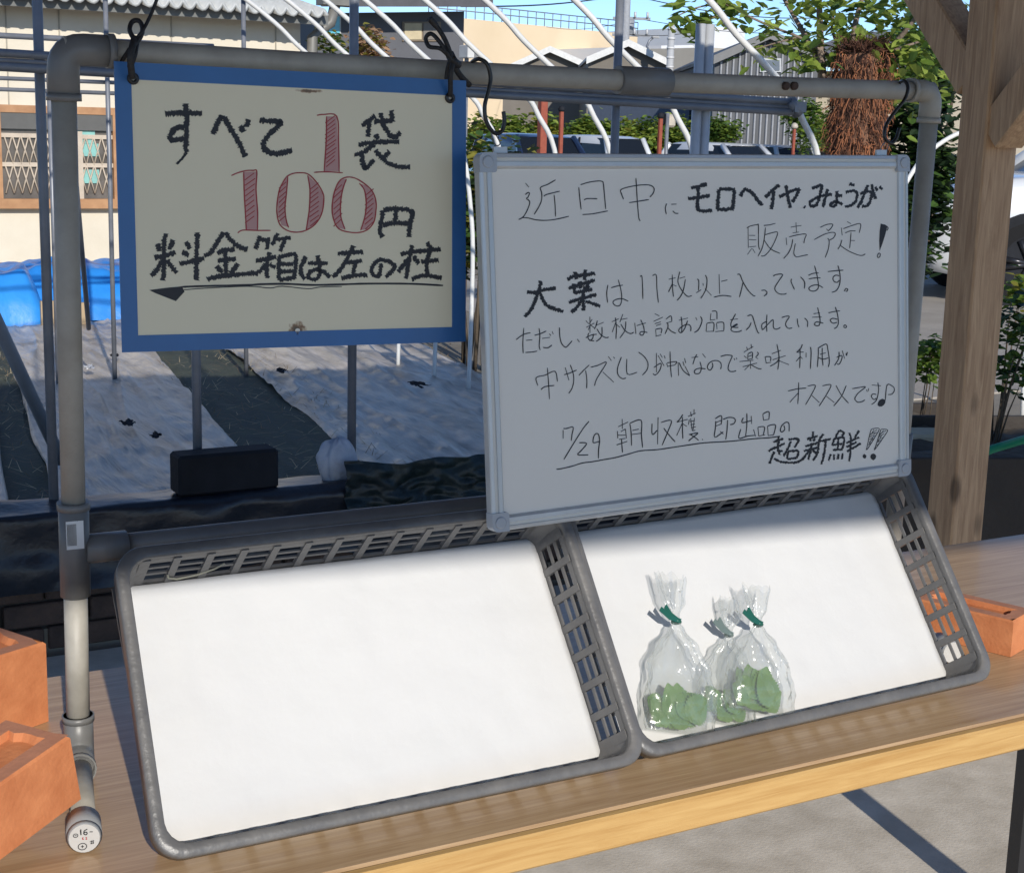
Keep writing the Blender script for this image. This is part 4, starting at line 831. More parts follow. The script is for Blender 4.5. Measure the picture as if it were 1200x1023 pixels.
m.grid(shade, 90, 30); o_ = m.build('shade_cloth', mat('green_black_shade_cloth', (.006,.011,.014), .45, scale=4, c2=(.012,.03,.028), bump=.6)); sm_ = o_.modifiers.new('thickness', 'SOLIDIFY'); sm_.thickness = .002
tag(centre(o_), 'dark green shade cloth hanging over the edging left of the whiteboard', 'cloth')

# ================================================================ GREENHOUSE PIPE FRAME
gh = thing('greenhouse_frame', 'bare greenhouse frame of steel posts, rails and white hoops behind the boards', 'frame', (.9,2.6,ZG))
HP = [(3.27,-.66),(3.28,.0),(3.262,.3),(3.205,.62),(3.12,.761),(3.057,.845),(2.94,.939),(2.816,1.03),(2.698,1.131),(2.45,1.29),(2.0,1.5),(1.5,1.65),(.9,1.71)]
HP = HP+[(1.8-x, z) for x, z in HP[-2::-1]]
YS = [2.6,3.34,3.94,4.4,4.92,5.3,5.7,6.16]
for i, y in enumerate(YS):
    off = -.045*i if i else 0
    pts = [V3(x+(off*.5 if z > .9 else 0), y, z+TZ+(.0 if z < .9 else .012*i)) for x, z in HP]
    m = MB(); m.tube(smooth3(pts, 4), .0115, 10); m.build('hoop', M_whitepaint, gh)
for (x, z1) in ((.551,1.55),(.96,.74),(1.44,1.62),(2.346,1.36),(2.662,1.052),(2.698,1.052)):
    m = MB(); m.tube([(x,2.585,.06),(x,2.585,TZ+z1)], .0135 if x < 2.6 else .0165, 12); m.build('steel_post', M_galv if x < 2.6 else mat('sunlit_galvanised', (.46,.47,.48), .35, scale=9, c2=(.56,.57,.58), metal=.2), gh)  # double post: sunlit look put into a paler steel colour
for (z, x1, r_) in ((.856,3.05,.0115),(.838,3.05,.007),(.822,3.06,.0125)):
    m = MB(); m.tube([(-1.5,2.56,TZ+z+.03),(.45,2.56,TZ+z),(x1,2.56,TZ+z-.040)], r_, 10); m.build('rail', M_galv, gh)
pc = aty(928,127,2.57); m = MB(); m.tube([pc+V3(-.02,-.012,.025), pc+V3(.02,-.012,-.02)], .021, 12); m.box(pc+V3(.012,-.022,.004), (.05,.02,.035)); m.build('clamp', M_galv, gh)
for (u, v0, v1) in ((285,-20,400),(123,-20,388),(57,88,388)):
    a = aty(u, v0, 6.2); m = MB(); m.tube([(a.x,6.2,.06),(a.x,6.2,max(a.z,.8))], .012, 9); m.build('steel_post', M_galv, gh)
for v in (42,92,105):
    a = aty(0, v, 6.22); m = MB(); m.tube([(-1.4,6.22,a.z),(aty(250,v,6.22).x,6.22,a.z)], .010 if v != 42 else .014, 8); m.build('rail', M_galv, gh)
m = MB(); m.tube([aty(78,92,4.6), aty(104,385,6.1)], .012, 8); m.build('diagonal_stay', M_galv, gh)
m = MB(); m.tube([aty(-40,300,3.3), atz(72,540,.22)], .022, 10); tag(centre(m.build('leaning_pole', mat('dull_grey_pole', (.22,.23,.25), .5))), 'thick grey pole leaning down into the field at the photo\'s left edge', 'pole')

# blue tarpaulin heap
M_tarp = mat('blue_tarpaulin', (.02,.20,.62), .35, scale=2, c2=(.035,.29,.75), bump=.7, bscale=7)
def heap(label, u0, u1, vtop, Y, dep, seed):
    x0 = aty(u0, 385, Y).x; x1 = aty(u1, 385, Y).x; H_ = aty((u0+u1)/2, vtop, Y+dep*.4).z-ZG; m = MB()
    def f(a, c_):
        s = min(1, 9*a, 9*(1-a))**.4; t_ = min(1, 6*c_, 3*(1-c_)); t_ = max(t_, 0)**.45
        x = x0+(x1-x0)*a; y = Y+dep*c_; n_ = nz((x*2.2,y*2.2,0),1.,seed)
        fold = .05*abs(nz((x*5, y*3, 0), 1., seed+4))+.03*nz((x*11,y*7,1),1.,seed)
        return V3(x+.04*n_, y-.05*nz((x*3,c_*4,2),1.,seed)*(1-t_), ZG+.02+H_*s*t_*(1+.12*n_)+fold*t_)
    m.grid(f, 60, 44); tag(centre(m.build('blue_tarpaulin', M_tarp)), label, 'tarpaulin', 'blue tarpaulin heaps at the end of the field')
heap('low blue tarpaulin heap in front at the photo\'s left edge', -120, 62, 322, 8.5, 1.2, 3.)
heap('taller blue tarpaulin heap beside the left pipe post', 20, 120, 314, 8.9, 1.3, 8.)
heap('blue tarpaulin heap partly behind the blue sign', 78, 260, 312, 8.8, 1.5, 15.)
p = aty(30,389,8.42); q = aty(150,384,8.6); m = MB(); m.tube([p, q], .022, 6); tag(centre(m.build('white_batten', mat('white_batten_paint', (.6,.58,.52), .5))), 'white batten lying along the foot of the blue tarpaulins', 'batten')
p = aty(63,372,8.45); m = MB(); m.box(V3(p.x,8.46,.16), (.16,.03,.2)); m.box(V3(p.x+.17,8.48,.15), (.13,.03,.18)); tag(centre(m.build('plywood_offcut', mat('plywood', (.40,.29,.17), .7))), 'brown plywood offcut leaning by the tarpaulins', 'plywood')

# ================================================================ CREAM HOUSE
M_cream = mat('cream_siding', (.60,.54,.43), .8, scale=2, c2=(.68,.62,.51), bump=.15, bscale=40)
HY = 13.5
hs = thing('cream_house', 'cream-walled house with latticed windows behind the left pipe post', 'house', aty(150,300,HY)*1.0)
xr_ = aty(352,100,HY).x; xl_ = xr_-14; ztop = aty(350,18,HY).z; 
m = MB(); m.box(((xl_+xr_)/2, HY+3, (ZG+ztop)/2), (xr_-xl_, 6, ztop-ZG)); m.build('wall', M_cream, hs)
m = MB(); 
for u in (8,70,201,323):
    x = aty(u, 60, HY).x; m = MB(); m.box((x, HY-.006, ztop-.75), (.012,.012,1.5)); m.build('siding_joint', mat('joint_grey', (.36,.33,.27), .8), hs)
zf0 = aty(200,19,HY-.35).z; zf1 = aty(200,7,HY-.35).z
m = MB(); m.box(((xl_+xr_)/2, HY-.35, (zf0+zf1)/2), (xr_-xl_+.3, .05, zf1-zf0)); m.build('fascia', mat('grey_fascia', (.14,.145,.14), .6), hs)
m = MB()
def cor(a, c_): 
    x = xl_-.1+(xr_-xl_+.2)*a; return V3(x, HY-.52+3.4*c_, zf1+.02+.035*math.sin(x*2*math.pi/.13)+.62*c_)
m.grid(cor, 1100, 2); o_ = m.build('roof', mat('corrugated_sheet', (.42,.43,.42), .5), hs); mm = o_.modifiers.new('thickness', 'SOLIDIFY'); mm.thickness = .03
# windows
M_wood = mat('window_timber', (.30,.145,.062), .55, scale=6, c2=(.46,.25,.12)); M_pane = mat('dark_pane', (.07,.066,.06), .15, scale=3, c2=(.17,.15,.135)); M_lat = mat('lattice_cream', (.50,.42,.33), .6)
def hwin(u0, u1, v0, v1):
    a = aty(u0, v1, HY); b_ = aty(u1, v0, HY); x0, x1, z0, z1 = a.x, b_.x, a.z, b_.z
    w_ = thing_part('window', hs); m = MB(); f_ = .07
    m.box(((x0+x1)/2,HY-.02,z1-f_/2), (x1-x0,.1,f_)); m.box(((x0+x1)/2,HY-.03,z0+f_/2+.01), (x1-x0+.16,.16,f_*1.3)); m.box((x0+f_/2,HY-.02,(z0+z1)/2), (f_,.099,z1-z0-.01)); m.box((x1-f_/2,HY-.02,(z0+z1)/2), (f_,.099,z1-z0-.01))
    return x0, x1, z0, z1, m
def thing_part(nm, par): return par
for (u0, u1, us) in ((-180,-36,(-100,)),(-6,138,(62,90))):
    x0, x1, z0, z1, m = hwin(u0, u1, 127, 244)
    wf = m.build('window', M_wood, hs)
    m = MB(); m.box(((x0+x1)/2,HY-.004,(z0+z1)/2), (x1-x0-.1,.02,z1-z0-.1)); m.build('pane', M_pane, wf)
    m = MB(); m.box(((x0+x1)/2,HY-.045,z1-.13), (x1-x0-.12,.03,.18)); m.build('top_band', mat('grey_band', (.10,.10,.095), .7), wf)  # grey band across the top of the window
    for u in us:
        x = aty(u, 180, HY).x; m = MB(); m.box((x,HY-.03,(z0+z1)/2-.08), (.09,.05,z1-z0-.3)); m.build('mullion', M_lat, wf)
    m = MB(); n = 13; hh = (z1-z0-.42)/2
    for row in range(2):
        zb_ = z0+.14+row*hh
        for k in range(n):
            xa = x0+.1+(x1-x0-.2)*k/n; xb = x0+.1+(x1-x0-.2)*(k+1)/n
            m.tube([(xa,HY-.035,zb_),(xb,HY-.035,zb_+hh)], .008, 4); m.tube([(xb,HY-.04,zb_),(xa,HY-.04,zb_+hh)], .008, 4)
        m.box(((x0+x1)/2,HY-.035,zb_+hh), (x1-x0-.12,.02,.04))
    m.build('lattice', M_lat, wf)
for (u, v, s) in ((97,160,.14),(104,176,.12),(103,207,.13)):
    c = aty(u, v, HY-.01); m = MB(); m.box(c-V3(0,.012,0), (s*1.6,.015,s)); m.build('teal_cloth_card', mat('pale_teal_cloth', (.22,.46,.42), .7), wf)  # pale teal cloth pieces at the right-hand window
m = MB(); zz_ = aty(100,314,HY).z; m.box((xr_-4.2,HY-.06,zz_), (8,.12,.10)); m.build('sill_board', M_wood, hs)
xd_ = aty(366,40,HY-.1); m = MB(); m.tube([xd_+V3(.25,0,.30), xd_+V3(.2,0,.12), xd_+V3(0,0,-.03), xd_+V3(-.02,0,-1.6)], .055, 10); m.box(xd_+V3(.26,0,.42), (.36,.2,.26)); m.build('downpipe', mat('grey_downpipe', (.16,.155,.14), .5), hs)

# ================================================================ FAR BUILDINGS
def wall_block(nm, label, cat, u0, d0, u1, d1, vt0, vt1, back, mt, group=None):
    """a block whose front wall runs between two columns of the view at distances d0, d1"""
    A, B = gp(u0, d0), gp(u1, d1); z0, z1 = zat(u0, vt0, d0), zat(u1, vt1, d1); n_ = V3(-(B-A).y, (B-A).x, 0).normalized()
    if n_.dot(cF) < 0: n_ = -n_
    t = thing(nm, label, cat, (A+B)/2, group); m = MB(); K = n_*back
    m.add([A, B, B+K, A+K, A+V3(0,0,z0-A.z), B+V3(0,0,z1-B.z), B+K+V3(0,0,z1-B.z), A+K+V3(0,0,z0-A.z)], [(0,3,2,1),(4,5,6,7),(0,1,5,4),(1,2,6,5),(2,3,7,6),(3,0,4,7)])
    m.build('wall', mt, t, fix=True); return t, A, B, n_
def onwall(A, B, n_, u, v, off):
    """point of the front wall plane under a pixel, moved off towards the viewer"""
    d_ = ray(u, v); p_ = cC+d_*((A-cC).dot(n_)/d_.dot(n_)); return p_-n_*off
def wpanel(A, B, n_, u0, v0, u1, v1, off, th, mt, nm, par):
    P = [onwall(A,B,n_,u,v,off) for u, v in ((u0,v1),(u1,v1),(u1,v0),(u0,v0))]; m = MB(); m.add(P+[p_+n_*th for p_ in P], [(0,1,2,3),(7,6,5,4),(0,4,5,1),(1,5,6,2),(2,6,7,3),(3,7,4,0)]); return m.build(nm, mt, par, fix=True)
M_gh = mat('charcoal_siding', (.085,.088,.10), .75, scale=1.2, c2=(.11,.113,.125), bump=.3, bscale=10)
t, A, B, n_ = wall_block('dark_grey_house', 'dark charcoal house behind the greenhouse hoops', 'house', 372, 25, 541, 26, 18, 16, 9, M_gh)
wA, wB, wn_ = A, B, n_
wf = wpanel(A,B,n_,471,26,516,49,.03,.06,mat('bronze_frame', (.20,.15,.10), .5),'window',t); wpanel(A,B,n_,473,28,493,47,.05,.02,mat('blind_beige', (.50,.42,.27), .7),'pane',wf); wpanel(A,B,n_,495,28,514,47,.05,.02,mat('blind_grey', (.17,.15,.13), .5),'pane',wf)
wf = wpanel(A,B,n_,374,18,399,42,.03,.05,mat('pale_frame', (.4,.42,.42), .5),'window',t); wpanel(A,B,n_,376,20,397,40,.05,.02,mat('sky_reflection_pane', (.10,.42,.52), .12),'pane',wf)  # sky reflection painted into the pane as cyan
m = MB(); e0 = onwall(A,B,n_,360,12,.8); e1 = onwall(A,B,n_,556,12,.8); m.add([e0,e1,e1+V3(0,0,.22),e0+V3(0,0,.22),e0+n_*5+V3(0,0,1.9),e1+n_*5+V3(0,0,1.9)], [(0,1,2,3),(3,2,5,4),(0,4,5,1),(0,3,4),(1,5,2)])
m.build('roof', mat('slate_roof', (.05,.05,.058), .6, scale=4, c2=(.08,.08,.09)), t, fix=True)
ac = thing('air_conditioner', 'small white air-conditioner unit at the charcoal house\'s right corner', 'appliance', gp(548,24)); c = atd(547,61,24); m = MB(); m.bev(c, (.12,.3,.20), .01); m.build('casing', mat('ac_white', (.6,.6,.58), .5), ac); m = MB(); m.box(c+V3(.1,.05,-.02), (.10,.3,.14)); m.build('duct_box', mat('ac_grey', (.2,.2,.2), .5), ac); m = MB(); m.box(c-V3(0,0,.1)-V3(0,0,(c.z-.1-ZG)/2), (.05,.05,c.z-.1-ZG)); m.build('stand', M_galv, ac)

M_fac = mat('cream_factory_panel', (.66,.52,.34), .8, scale=.3, c2=(.71,.57,.39))
t, A, B, n_ = wall_block('cream_factory', 'large pale cream factory building rising behind the grey sheds', 'building', 500, 84, 742, 96, 20, 43, 30, M_fac)
m = MB()
for k in range(26):
    a_ = A.lerp(B, k/25); z_ = zat(500,20,84)+(zat(742,43,96)-zat(500,20,84))*k/25; m.tube([V3(a_.x,a_.y,z_), V3(a_.x,a_.y,z_+.75)], .03, 4)
for h_ in (.4,.75): m.tube([V3(A.x,A.y,zat(500,20,84)+h_), V3(B.x,B.y,zat(742,43,96)+h_)], .03, 4)
m.build('parapet_railing', M_galv, t)
M_shed = mat('grey_brown_sheeting', (.155,.138,.115), .8, scale=1, c2=(.19,.17,.145)); M_fasc = mat('white_fascia', (.62,.62,.60), .5); M_rf = mat('pale_metal_roof', (.42,.42,.42), .45)
def gable(nm, label, uL, vL, uA, vA, uR, vR, D, back, mt, ribs=0, rmt=M_rf, fmt=M_fasc, slant=0.):
    """a gabled shed with its end wall towards the viewer"""
    L_, Rr = gp(uL, D), gp(uR, D+slant); ap = gp(uA, D+slant*(uA-uL)/(uR-uL)); zL, zA, zR = zat(uL,vL,D), zat(uA,vA,D), zat(uR,vR,D+slant); n_ = V3(-(Rr-L_).y, (Rr-L_).x, 0).normalized()
    if n_.dot(cF) < 0: n_ = -n_
    t = thing(nm, label, 'building', (L_+Rr)/2, 'sheds beyond the hedge'); K = n_*back
    F5 = [L_, Rr, V3(Rr.x,Rr.y,zR), V3(ap.x,ap.y,zA), V3(L_.x,L_.y,zL)]
    m = MB(); m.add(F5+[p_+K for p_ in F5], [(0,1,2,3,4),(9,8,7,6,5),(0,5,6,1),(1,6,7,2),(4,9,5,0)]); m.build('wall', mt, t, fix=True)
    dirh = (Rr-L_).normalized(); ov = .35
    m = MB(); q = []
    for (p_, q_) in ((F5[4], F5[3]), (F5[3], F5[2])):
        s_ = (q_-p_); P0_ = p_-n_*ov+(s_*-.06 if p_ is F5[4] else s_*0); P1_ = q_-n_*ov+(s_*.06 if q_ is F5[2] else s_*0)
        m.add([P0_+V3(0,0,.02), P1_+V3(0,0,.02), P1_+K*1.02+V3(0,0,.02), P0_+K*1.02+V3(0,0,.02), P0_+V3(0,0,.12), P1_+V3(0,0,.12), P1_+K*1.02+V3(0,0,.12), P0_+K*1.02+V3(0,0,.12)], [(0,3,2,1),(4,5,6,7),(1,2,6,5),(2,3,7,6),(3,0,4,7),(0,1,5,4)])
        q.append((P0_, P1_))
    m.build('roof', rmt, t, fix=True)
    m = MB()
    for P0_, P1_ in q: m.add([P0_-n_*.02-V3(0,0,.10), P1_-n_*.02-V3(0,0,.10), P1_-n_*.02+V3(0,0,.13), P0_-n_*.02+V3(0,0,.13)], [(0,1,2,3)]); m.add([P0_-n_*.0-V3(0,0,.10), P1_-n_*.0-V3(0,0,.10), P1_+V3(0,0,.13), P0_+V3(0,0,.13)], [(3,2,1,0)])
    m.build('barge_board', fmt, t)
    if ribs:
        for k in range(1, ribs):
            a_ = L_.lerp(Rr, k/ribs); f_ = k/ribs; fa_2 = (uA-uL)/(uR-uL); zt = zL+(zA-zL)*f_/fa_2 if f_ < fa_2 else zA+(zR-zA)*(f_-fa_2)/(1-fa_2)
            m = MB(); m.box(V3(a_.x,a_.y,(L_.z+zt-.12)/2)-n_*.03, (.045,.045,zt-.12-L_.z)); m.build('batten', mat('batten_grey', (.30,.31,.33), .6), t)
    return t, L_, Rr, n_
gable('grey_shed', 'left grey shed with white-edged gable behind the pipe coupling', 588,84, 641,60, 697,84, 58, 14, M_shed)
t, A, B, n_ = gable('grey_shed', 'taller grey-brown shed with white-edged gable right of its twin', 686,72, 731,53, 779,76, 52, 16, M_shed)
M_corr = mat('corrugated_grey_wall', (.075,.08,.088), .7, scale=1.5, c2=(.125,.13,.14), stretch=(3,3,.4))
t, A, B, n_ = gable('grey_shed', 'dark corrugated shed with small window left of the tree', 833,71, 893,44, 953,68, 42, 14, M_corr, ribs=17, rmt=mat('dark_tin_roof', (.10,.10,.10), .6), fmt=mat('grey_barge', (.16,.16,.16), .6))
wf = wpanel(A,B,n_,890,69,915,85,.06,.08,mat('window_frame_pale', (.42,.44,.46), .5),'window',t); wpanel(A,B,n_,892,71,913,83,.09,.02,mat('grey_pane', (.12,.14,.17), .15),'pane',wf)
M_wbld = mat('white_render', (.64,.65,.67), .7, scale=.5, c2=(.70,.71,.73))
t, A, B, n_ = wall_block('white_building', 'white flat-roofed building beside the double steel post', 'building', 770, 84, 818, 86, 55, 54, 14, M_wbld, 'white buildings in the distance')
wf = wpanel(A,B,n_,783,79,814,90,.1,.1,mat('band_frame', (.3,.3,.3), .5),'window_band',t)
for k in range(4): wpanel(A,B,n_,784+k*7.5,80,790+k*7.5,89,.16,.04,MATS['grey_pane'],'pane',wf)
t, A, B, n_ = wall_block('white_building', 'tall plain white block right of the double steel post', 'building', 822, 98, 866, 100, 33, 35, 14, M_wbld, 'white buildings in the distance')
t, A, B, n_ = wall_block('concrete_annex', 'low beige concrete annex between white block and corrugated shed', 'building', 824, 70, 872, 72, 57, 60, 6, mat('beige_concrete', (.42,.38,.32), .8, scale=1, c2=(.48,.44,.37)))
wf = wpanel(A,B,n_,826,80,848,96,.08,.08,mat('frame_dark', (.1,.1,.1), .5),'window',t); wpanel(A,B,n_,827,82,847,95,.12,.02,MATS['grey_pane'],'pane',wf)
t, A, B, n_ = wall_block('cream_boundary_building', 'low cream building behind the fibrous tree trunk', 'building', 938, 44, 1240, 40, 84, 86, 8, mat('warm_cream_wall', (.58,.50,.38), .8, scale=.6, c2=(.64,.56,.43)))
m = MB(); P_ = [onwall(A,B,n_,932,80,.6), onwall(A,B,n_,1240,82,.6)]; m.add(P_+[p_+V3(0,0,.3)+n_*.0 for p_ in P_]+[p_+n_*5+V3(0,0,1.3) for p_ in P_], [(0,1,3,2),(2,3,5,4)]); m.build('roof', mat('grey_tile_roof', (.17,.165,.16), .6, scale=3, c2=(.23,.22,.21)), t)
# low grey hut with its mirror-side details, right of the hedge gap
wall_block('grey_hut', 'small dark grey hut behind the hedge right of the double post', 'hut', 806, 46, 838, 47, 120, 121, 4, mat('hut_blue_grey', (.08,.10,.14), .7))

# ================================================================ POLES AND WIRES
up_ = thing('utility_pole', 'tall utility pole with crossarms and transformer beside the cream factory', 'utility pole', gp(728,62)); b0 = gp(728,62)
m = MB(); m.tube([b0, V3(b0.x,b0.y,11)], [.2,.13], 10); m.build('pole', mat('pole_concrete', (.30,.31,.33), .8), up_)
for v in (-6, 24, 43):
    c = atd(731,v,62); m = MB(); m.box(V3(b0.x+.2,b0.y-.1,c.z), (1.5,.1,.1), Matrix.Rotation(R(-28),3,'Z')); m.build('crossarm', M_galv, up_)
    m = MB()
    for k in range(3): m.tube([V3(b0.x-.2+.45*k,b0.y-.05-.22*k,c.z+.04), V3(b0.x-.2+.45*k,b0.y-.05-.22*k,c.z+.25)], .05, 6)
    m.build('insulator', mat('porcelain', (.5,.5,.5), .3), up_)
c = atd(736,31,62); m = MB(); m.tube([c+V3(0,0,-.35), c+V3(0,0,.35)], .26, 12); m.build('transformer', mat('transformer_grey', (.28,.30,.33), .5), up_)
cp = thing('concrete_pole', 'slim grey concrete pole in front of the white building', 'pole', gp(781,50)); b1 = gp(781,50); zt = zat(781,28,50)
m = MB(); m.tube([b1, V3(b1.x,b1.y,zt)], [.15,.11], 10); m.build('shaft', mat('pole_grey_banded', (.34,.35,.36), .7, stretch=(.2,.2,9), scale=3, c2=(.44,.45,.46)), cp)
for k in range(5):
    m = MB(); z_ = zt-.25-.3*k; m.tube([V3(b1.x,b1.y,z_), V3(b1.x,b1.y,z_+.06)], .135, 10); m.build('band', mat('pole_band', (.6,.6,.6), .5), cp)
lp_ = thing('street_lamp', 'curved street lamp between the grey shed and the white building', 'street lamp', gp(757,75)); b2 = gp(757,75)
m = MB(); zz2 = zat(757,62,75); pts = [b2, V3(b2.x,b2.y,zz2), *[atd(u, v, 75) for u, v in ((758,55),(761,48),(765,45))]]; m.tube(pts, .06, 8); m.build('column', M_galv, lp_)
c = atd(768,44,75); m = MB(); m.bev(c, (.42,.2,.10), .03); m.build('lamp_head', mat('lamp_grey', (.4,.4,.4), .4), lp_)
def wire(label, P, Q, sag, r_=.012):
    m = MB(); m.tube([P.lerp(Q, k/14)-V3(0,0,sag*math.sin(math.pi*k/14)) for k in range(15)], r_, 5); tag(centre(m.build('overhead_wire', M_wire)), label, 'wire', 'overhead wires')
wtop = [V3(b0.x, b0.y, zat(728,v,62)) for v in (-3,22,28,42)]
wire('upper overhead wire running left from the utility pole', wtop[0], atd(540,8,50), .15, .026)
wire('overhead wire running right from the top of the utility pole', wtop[0], atd(1000,20,70), .4, .02)
wire('lower overhead wire running right from the utility pole', wtop[1], atd(1000,34,70), .4, .014)
wire('thin overhead wire slanting left and down from the utility pole', wtop[2], atd(640,32,80), .2, .012)
wire('thin overhead wire passing behind the tree towards the lamp', wtop[3], atd(860,22,60), .3, .012)

# red-brown stakes and road mirror in the car park
M_rust = mat('red_brown_paint', (.24,.05,.028), .6, scale=12, c2=(.33,.085,.045))
for (u, vt, w_, d_, lab) in ((635,112,.105,21,'thick red-brown post in front of the dark blue car'),(657,131,.06,24,'thin red-brown stake between the dark blue car and the white car'),(773,139,.06,24,'red-brown stake under the road mirror'),(930,151,.045,24,'red-brown stake with round cap in front of the white van')):
    b_ = gp(u, d_); z_ = zat(u, vt, d_); t = thing('marker_stake', lab, 'post', b_, 'red-brown stakes in the car park'); m = MB(); m.bev((b_.x,b_.y,(b_.z+z_)/2), (w_,w_,z_-b_.z), .008); m.build('stake', M_rust, t)
    if w_ < .1:
        m = MB(); m.tube([(b_.x,b_.y,z_), (b_.x,b_.y,z_+.03), (b_.x,b_.y,z_+.07), (b_.x,b_.y,z_+.09)], [.045,.06,.045,.01], 10); m.build('cap', M_black if u < 900 else mat('cap_pale', (.45,.40,.33), .5), t)
b_ = gp(781,24); t = thing('road_mirror', 'beige-backed road mirror above the hedge beside the double steel post', 'mirror', b_); c = atd(786,142,24); 
m = MB(); m.bev(c, (.15,.07,.2), .03, Matrix.Rotation(R(-30),3,'Z')); m.build('mirror_back', mat('mirror_beige', (.50,.44,.36), .5), t); m = MB(); m.tube([b_, V3(b_.x,b_.y,c.z+.12)], .03, 8); m.build('pole', M_galv, t); m = MB(); m.bev(atd(776,140,24), (.11,.09,.2), .03); m.build('bracket', M_black, t)
# ================================================================ CARS
def make_car(name, label, paint, L, Wd, H, hood, belt, M, group, wheel=.31, van=False, detail=True):
    """lofted car: local x to the front, y left, z up, origin on the ground under the middle"""
    t = thing(name, label, 'car', M=M, group=group); T = lambda x, y, z: M @ Vector((x, y, z))
    # body side profile (x, top z) from rear to front at belt level
    w2 = Wd/2; gc = .2
    secs = [(-L/2, belt*.93, .84), (-L/2+.05, belt, .95), (-L/2+.3, belt, 1.), (0, belt, 1.), (L/2-hood-.1, belt, 1.), (L/2-hood*.55, belt*.96, .98), (L/2-.22, belt*.88, .93), (L/2-.05, belt*.74, .85), (L/2, belt*.55, .78)]
    m = MB(); V = []; n = 12
    for (x, zt, k) in secs:
        zb_ = gc+.08*(abs(x)/(L/2))**6; hw = w2*k
        ring = [(-hw*.92, zb_), (-hw, zb_+.12), (-hw, zb_+(zt-zb_)*.55), (-hw*.985, zt-.08), (-hw*.94, zt-.015), (-hw*.80, zt), (hw*.80, zt), (hw*.94, zt-.015), (hw*.985, zt-.08), (hw, zb_+(zt-zb_)*.55), (hw, zb_+.12), (hw*.92, zb_)]
        V += [T(x, y, z) for y, z in ring]
    F = [(i*n+j, i*n+(j+1) % n, (i+1)*n+(j+1) % n, (i+1)*n+j) for i in range(len(secs)-1) for j in range(n)]
    F += [list(range(n))[::-1], [(len(secs)-1)*n+j for j in range(n)]]
    m.add(V, F, 0, True); body = m.build('body', paint, t, fix=True)
    # cabin: roof plus pillars, glass recessed
    xr0, xr1 = (-L/2+.10, L/2-hood-.02); rr0, rr1 = (xr0+(.10 if van else .45), xr1-(.35 if van else .72)); rw = w2*.80
    m = MB(); V = []; rs_ = [(rr0-.02, H-.05, .93), (rr0+.12, H-.012, .98), ((rr0+rr1)/2, H, 1.), (rr1-.15, H-.02, .97), (rr1+.03, H-.075, .92)]
    for x, z, k in rs_: V += [T(x, y, z-dz) for y, dz in ((-rw*k,.20),(-rw*k*.95,.04),(-rw*k*.5,0),(rw*k*.5,0),(rw*k*.95,.04),(rw*k,.20))]
    m.add(V, [(i*6+j, i*6+j+1, (i+1)*6+j+1, (i+1)*6+j) for i in range(4) for j in range(5)], 0, True); m.build('roof', paint, t, fix=True)
    B0 = [(xr0, w2*.86), (xr1, w2*.86)]
    gl_ = MB(); zb_ = belt-.02; zt = H-.07
    q = [T(xr0,-w2*.88,zb_), T(xr1,-w2*.88,zb_), T(xr1,w2*.88,zb_), T(xr0,w2*.88,zb_), T(rr0,-rw*.95,zt), T(rr1,-rw*.93,zt), T(rr1,rw*.93,zt), T(rr0,rw*.95,zt)]
    gl_.add(q, [(0,1,5,4),(1,2,6,5),(2,3,7,6),(3,0,4,7),(4,5,6,7)]); gl_.build('glass', M_glassk, t, fix=True)
    for (a, b_) in ((q[0],q[4]),(q[1],q[5]),(q[2],q[6]),(q[3],q[7])):
        m = MB(); m.tube([a+(a-b_)*.02, b_], .07, 6); m.build('pillar', paint, t)
    for s in (-1,1):
        xm = (xr0+xr1)/2-.05; m = MB(); m.tube([T(xm, s*w2*.888, zb_), T((rr0+rr1)/2, s*rw*.96, zt)], .035, 6); m.build('pillar', M_black, t)
        m = MB(); m.bev(T(xr1-.22, s*(w2+.09), belt+.06), (.13,.17,.13), .03, M.to_3x3()); m.build('door_mirror', paint, t)
        for x in (-L/2+.72, L/2-.80):
            wh = MB(); c = T(x, s*(w2-.09), wheel); ax = M.to_3x3() @ V3(0, s, 0)
            wh.tube([c-ax*.09, c-ax*.085, c+ax*.075, c+ax*.095], [wheel*.92, wheel, wheel, wheel*.9], 24); wo = wh.build('wheel', M_tyre, t)
            rm = MB(); rm.tube([c+ax*.07, c+ax*.097], [wheel*.66, wheel*.64], 24)
            rm2 = MB()
            ex = M.to_3x3() @ V3(1,0,0); ez_ = M.to_3x3() @ V3(0,0,1)
            for k in range(5):
                for dk in (-.16,.16):
                    an = 2*math.pi*k/5+dk; dv = ex*math.cos(an)+ez_*math.sin(an); rm2.tube([c+ax*.104, c+ax*.100+dv*wheel*.6], .030, 6)
            rm.build('rim', M_black, wo); rm2.build('spokes', M_rim, wo)
            m = MB(); m.tube([c-ax*.12, c+ax*.088], wheel*1.16, 24); m.build('wheel_arch', M_black, t)
        m = MB(); m.bev(T(L/2-.13, s*w2*.66, belt*.66), (.14,.34,.14), .03, M.to_3x3()); m.build('headlight', mat('headlight_lens', (.55,.57,.6), .15), t)
        m = MB(); m.bev(T(-L/2+.05, s*w2*.76, belt*.78), (.08,.16,.26), .02, M.to_3x3()); m.build('tail_light', mat('tail_red', (.3,.02,.02), .2), t)
    m = MB(); m.bev(T(L/2-.03, 0, belt*.45), (.06,Wd*.5,.16), .02, M.to_3x3()); m.build('grille', M_black, t)
    m = MB(); m.box(T(L/2+.004, 0, belt*.36), (.012,.33,.16), M.to_3x3()); m.build('number_plate', mat('plate_white', (.6,.6,.56), .5), t)
    return t
def pose(u, D, deg): p_ = gp(u, D); return Matrix.Translation(p_) @ Matrix.Rotation(R(deg), 4, 'Z')
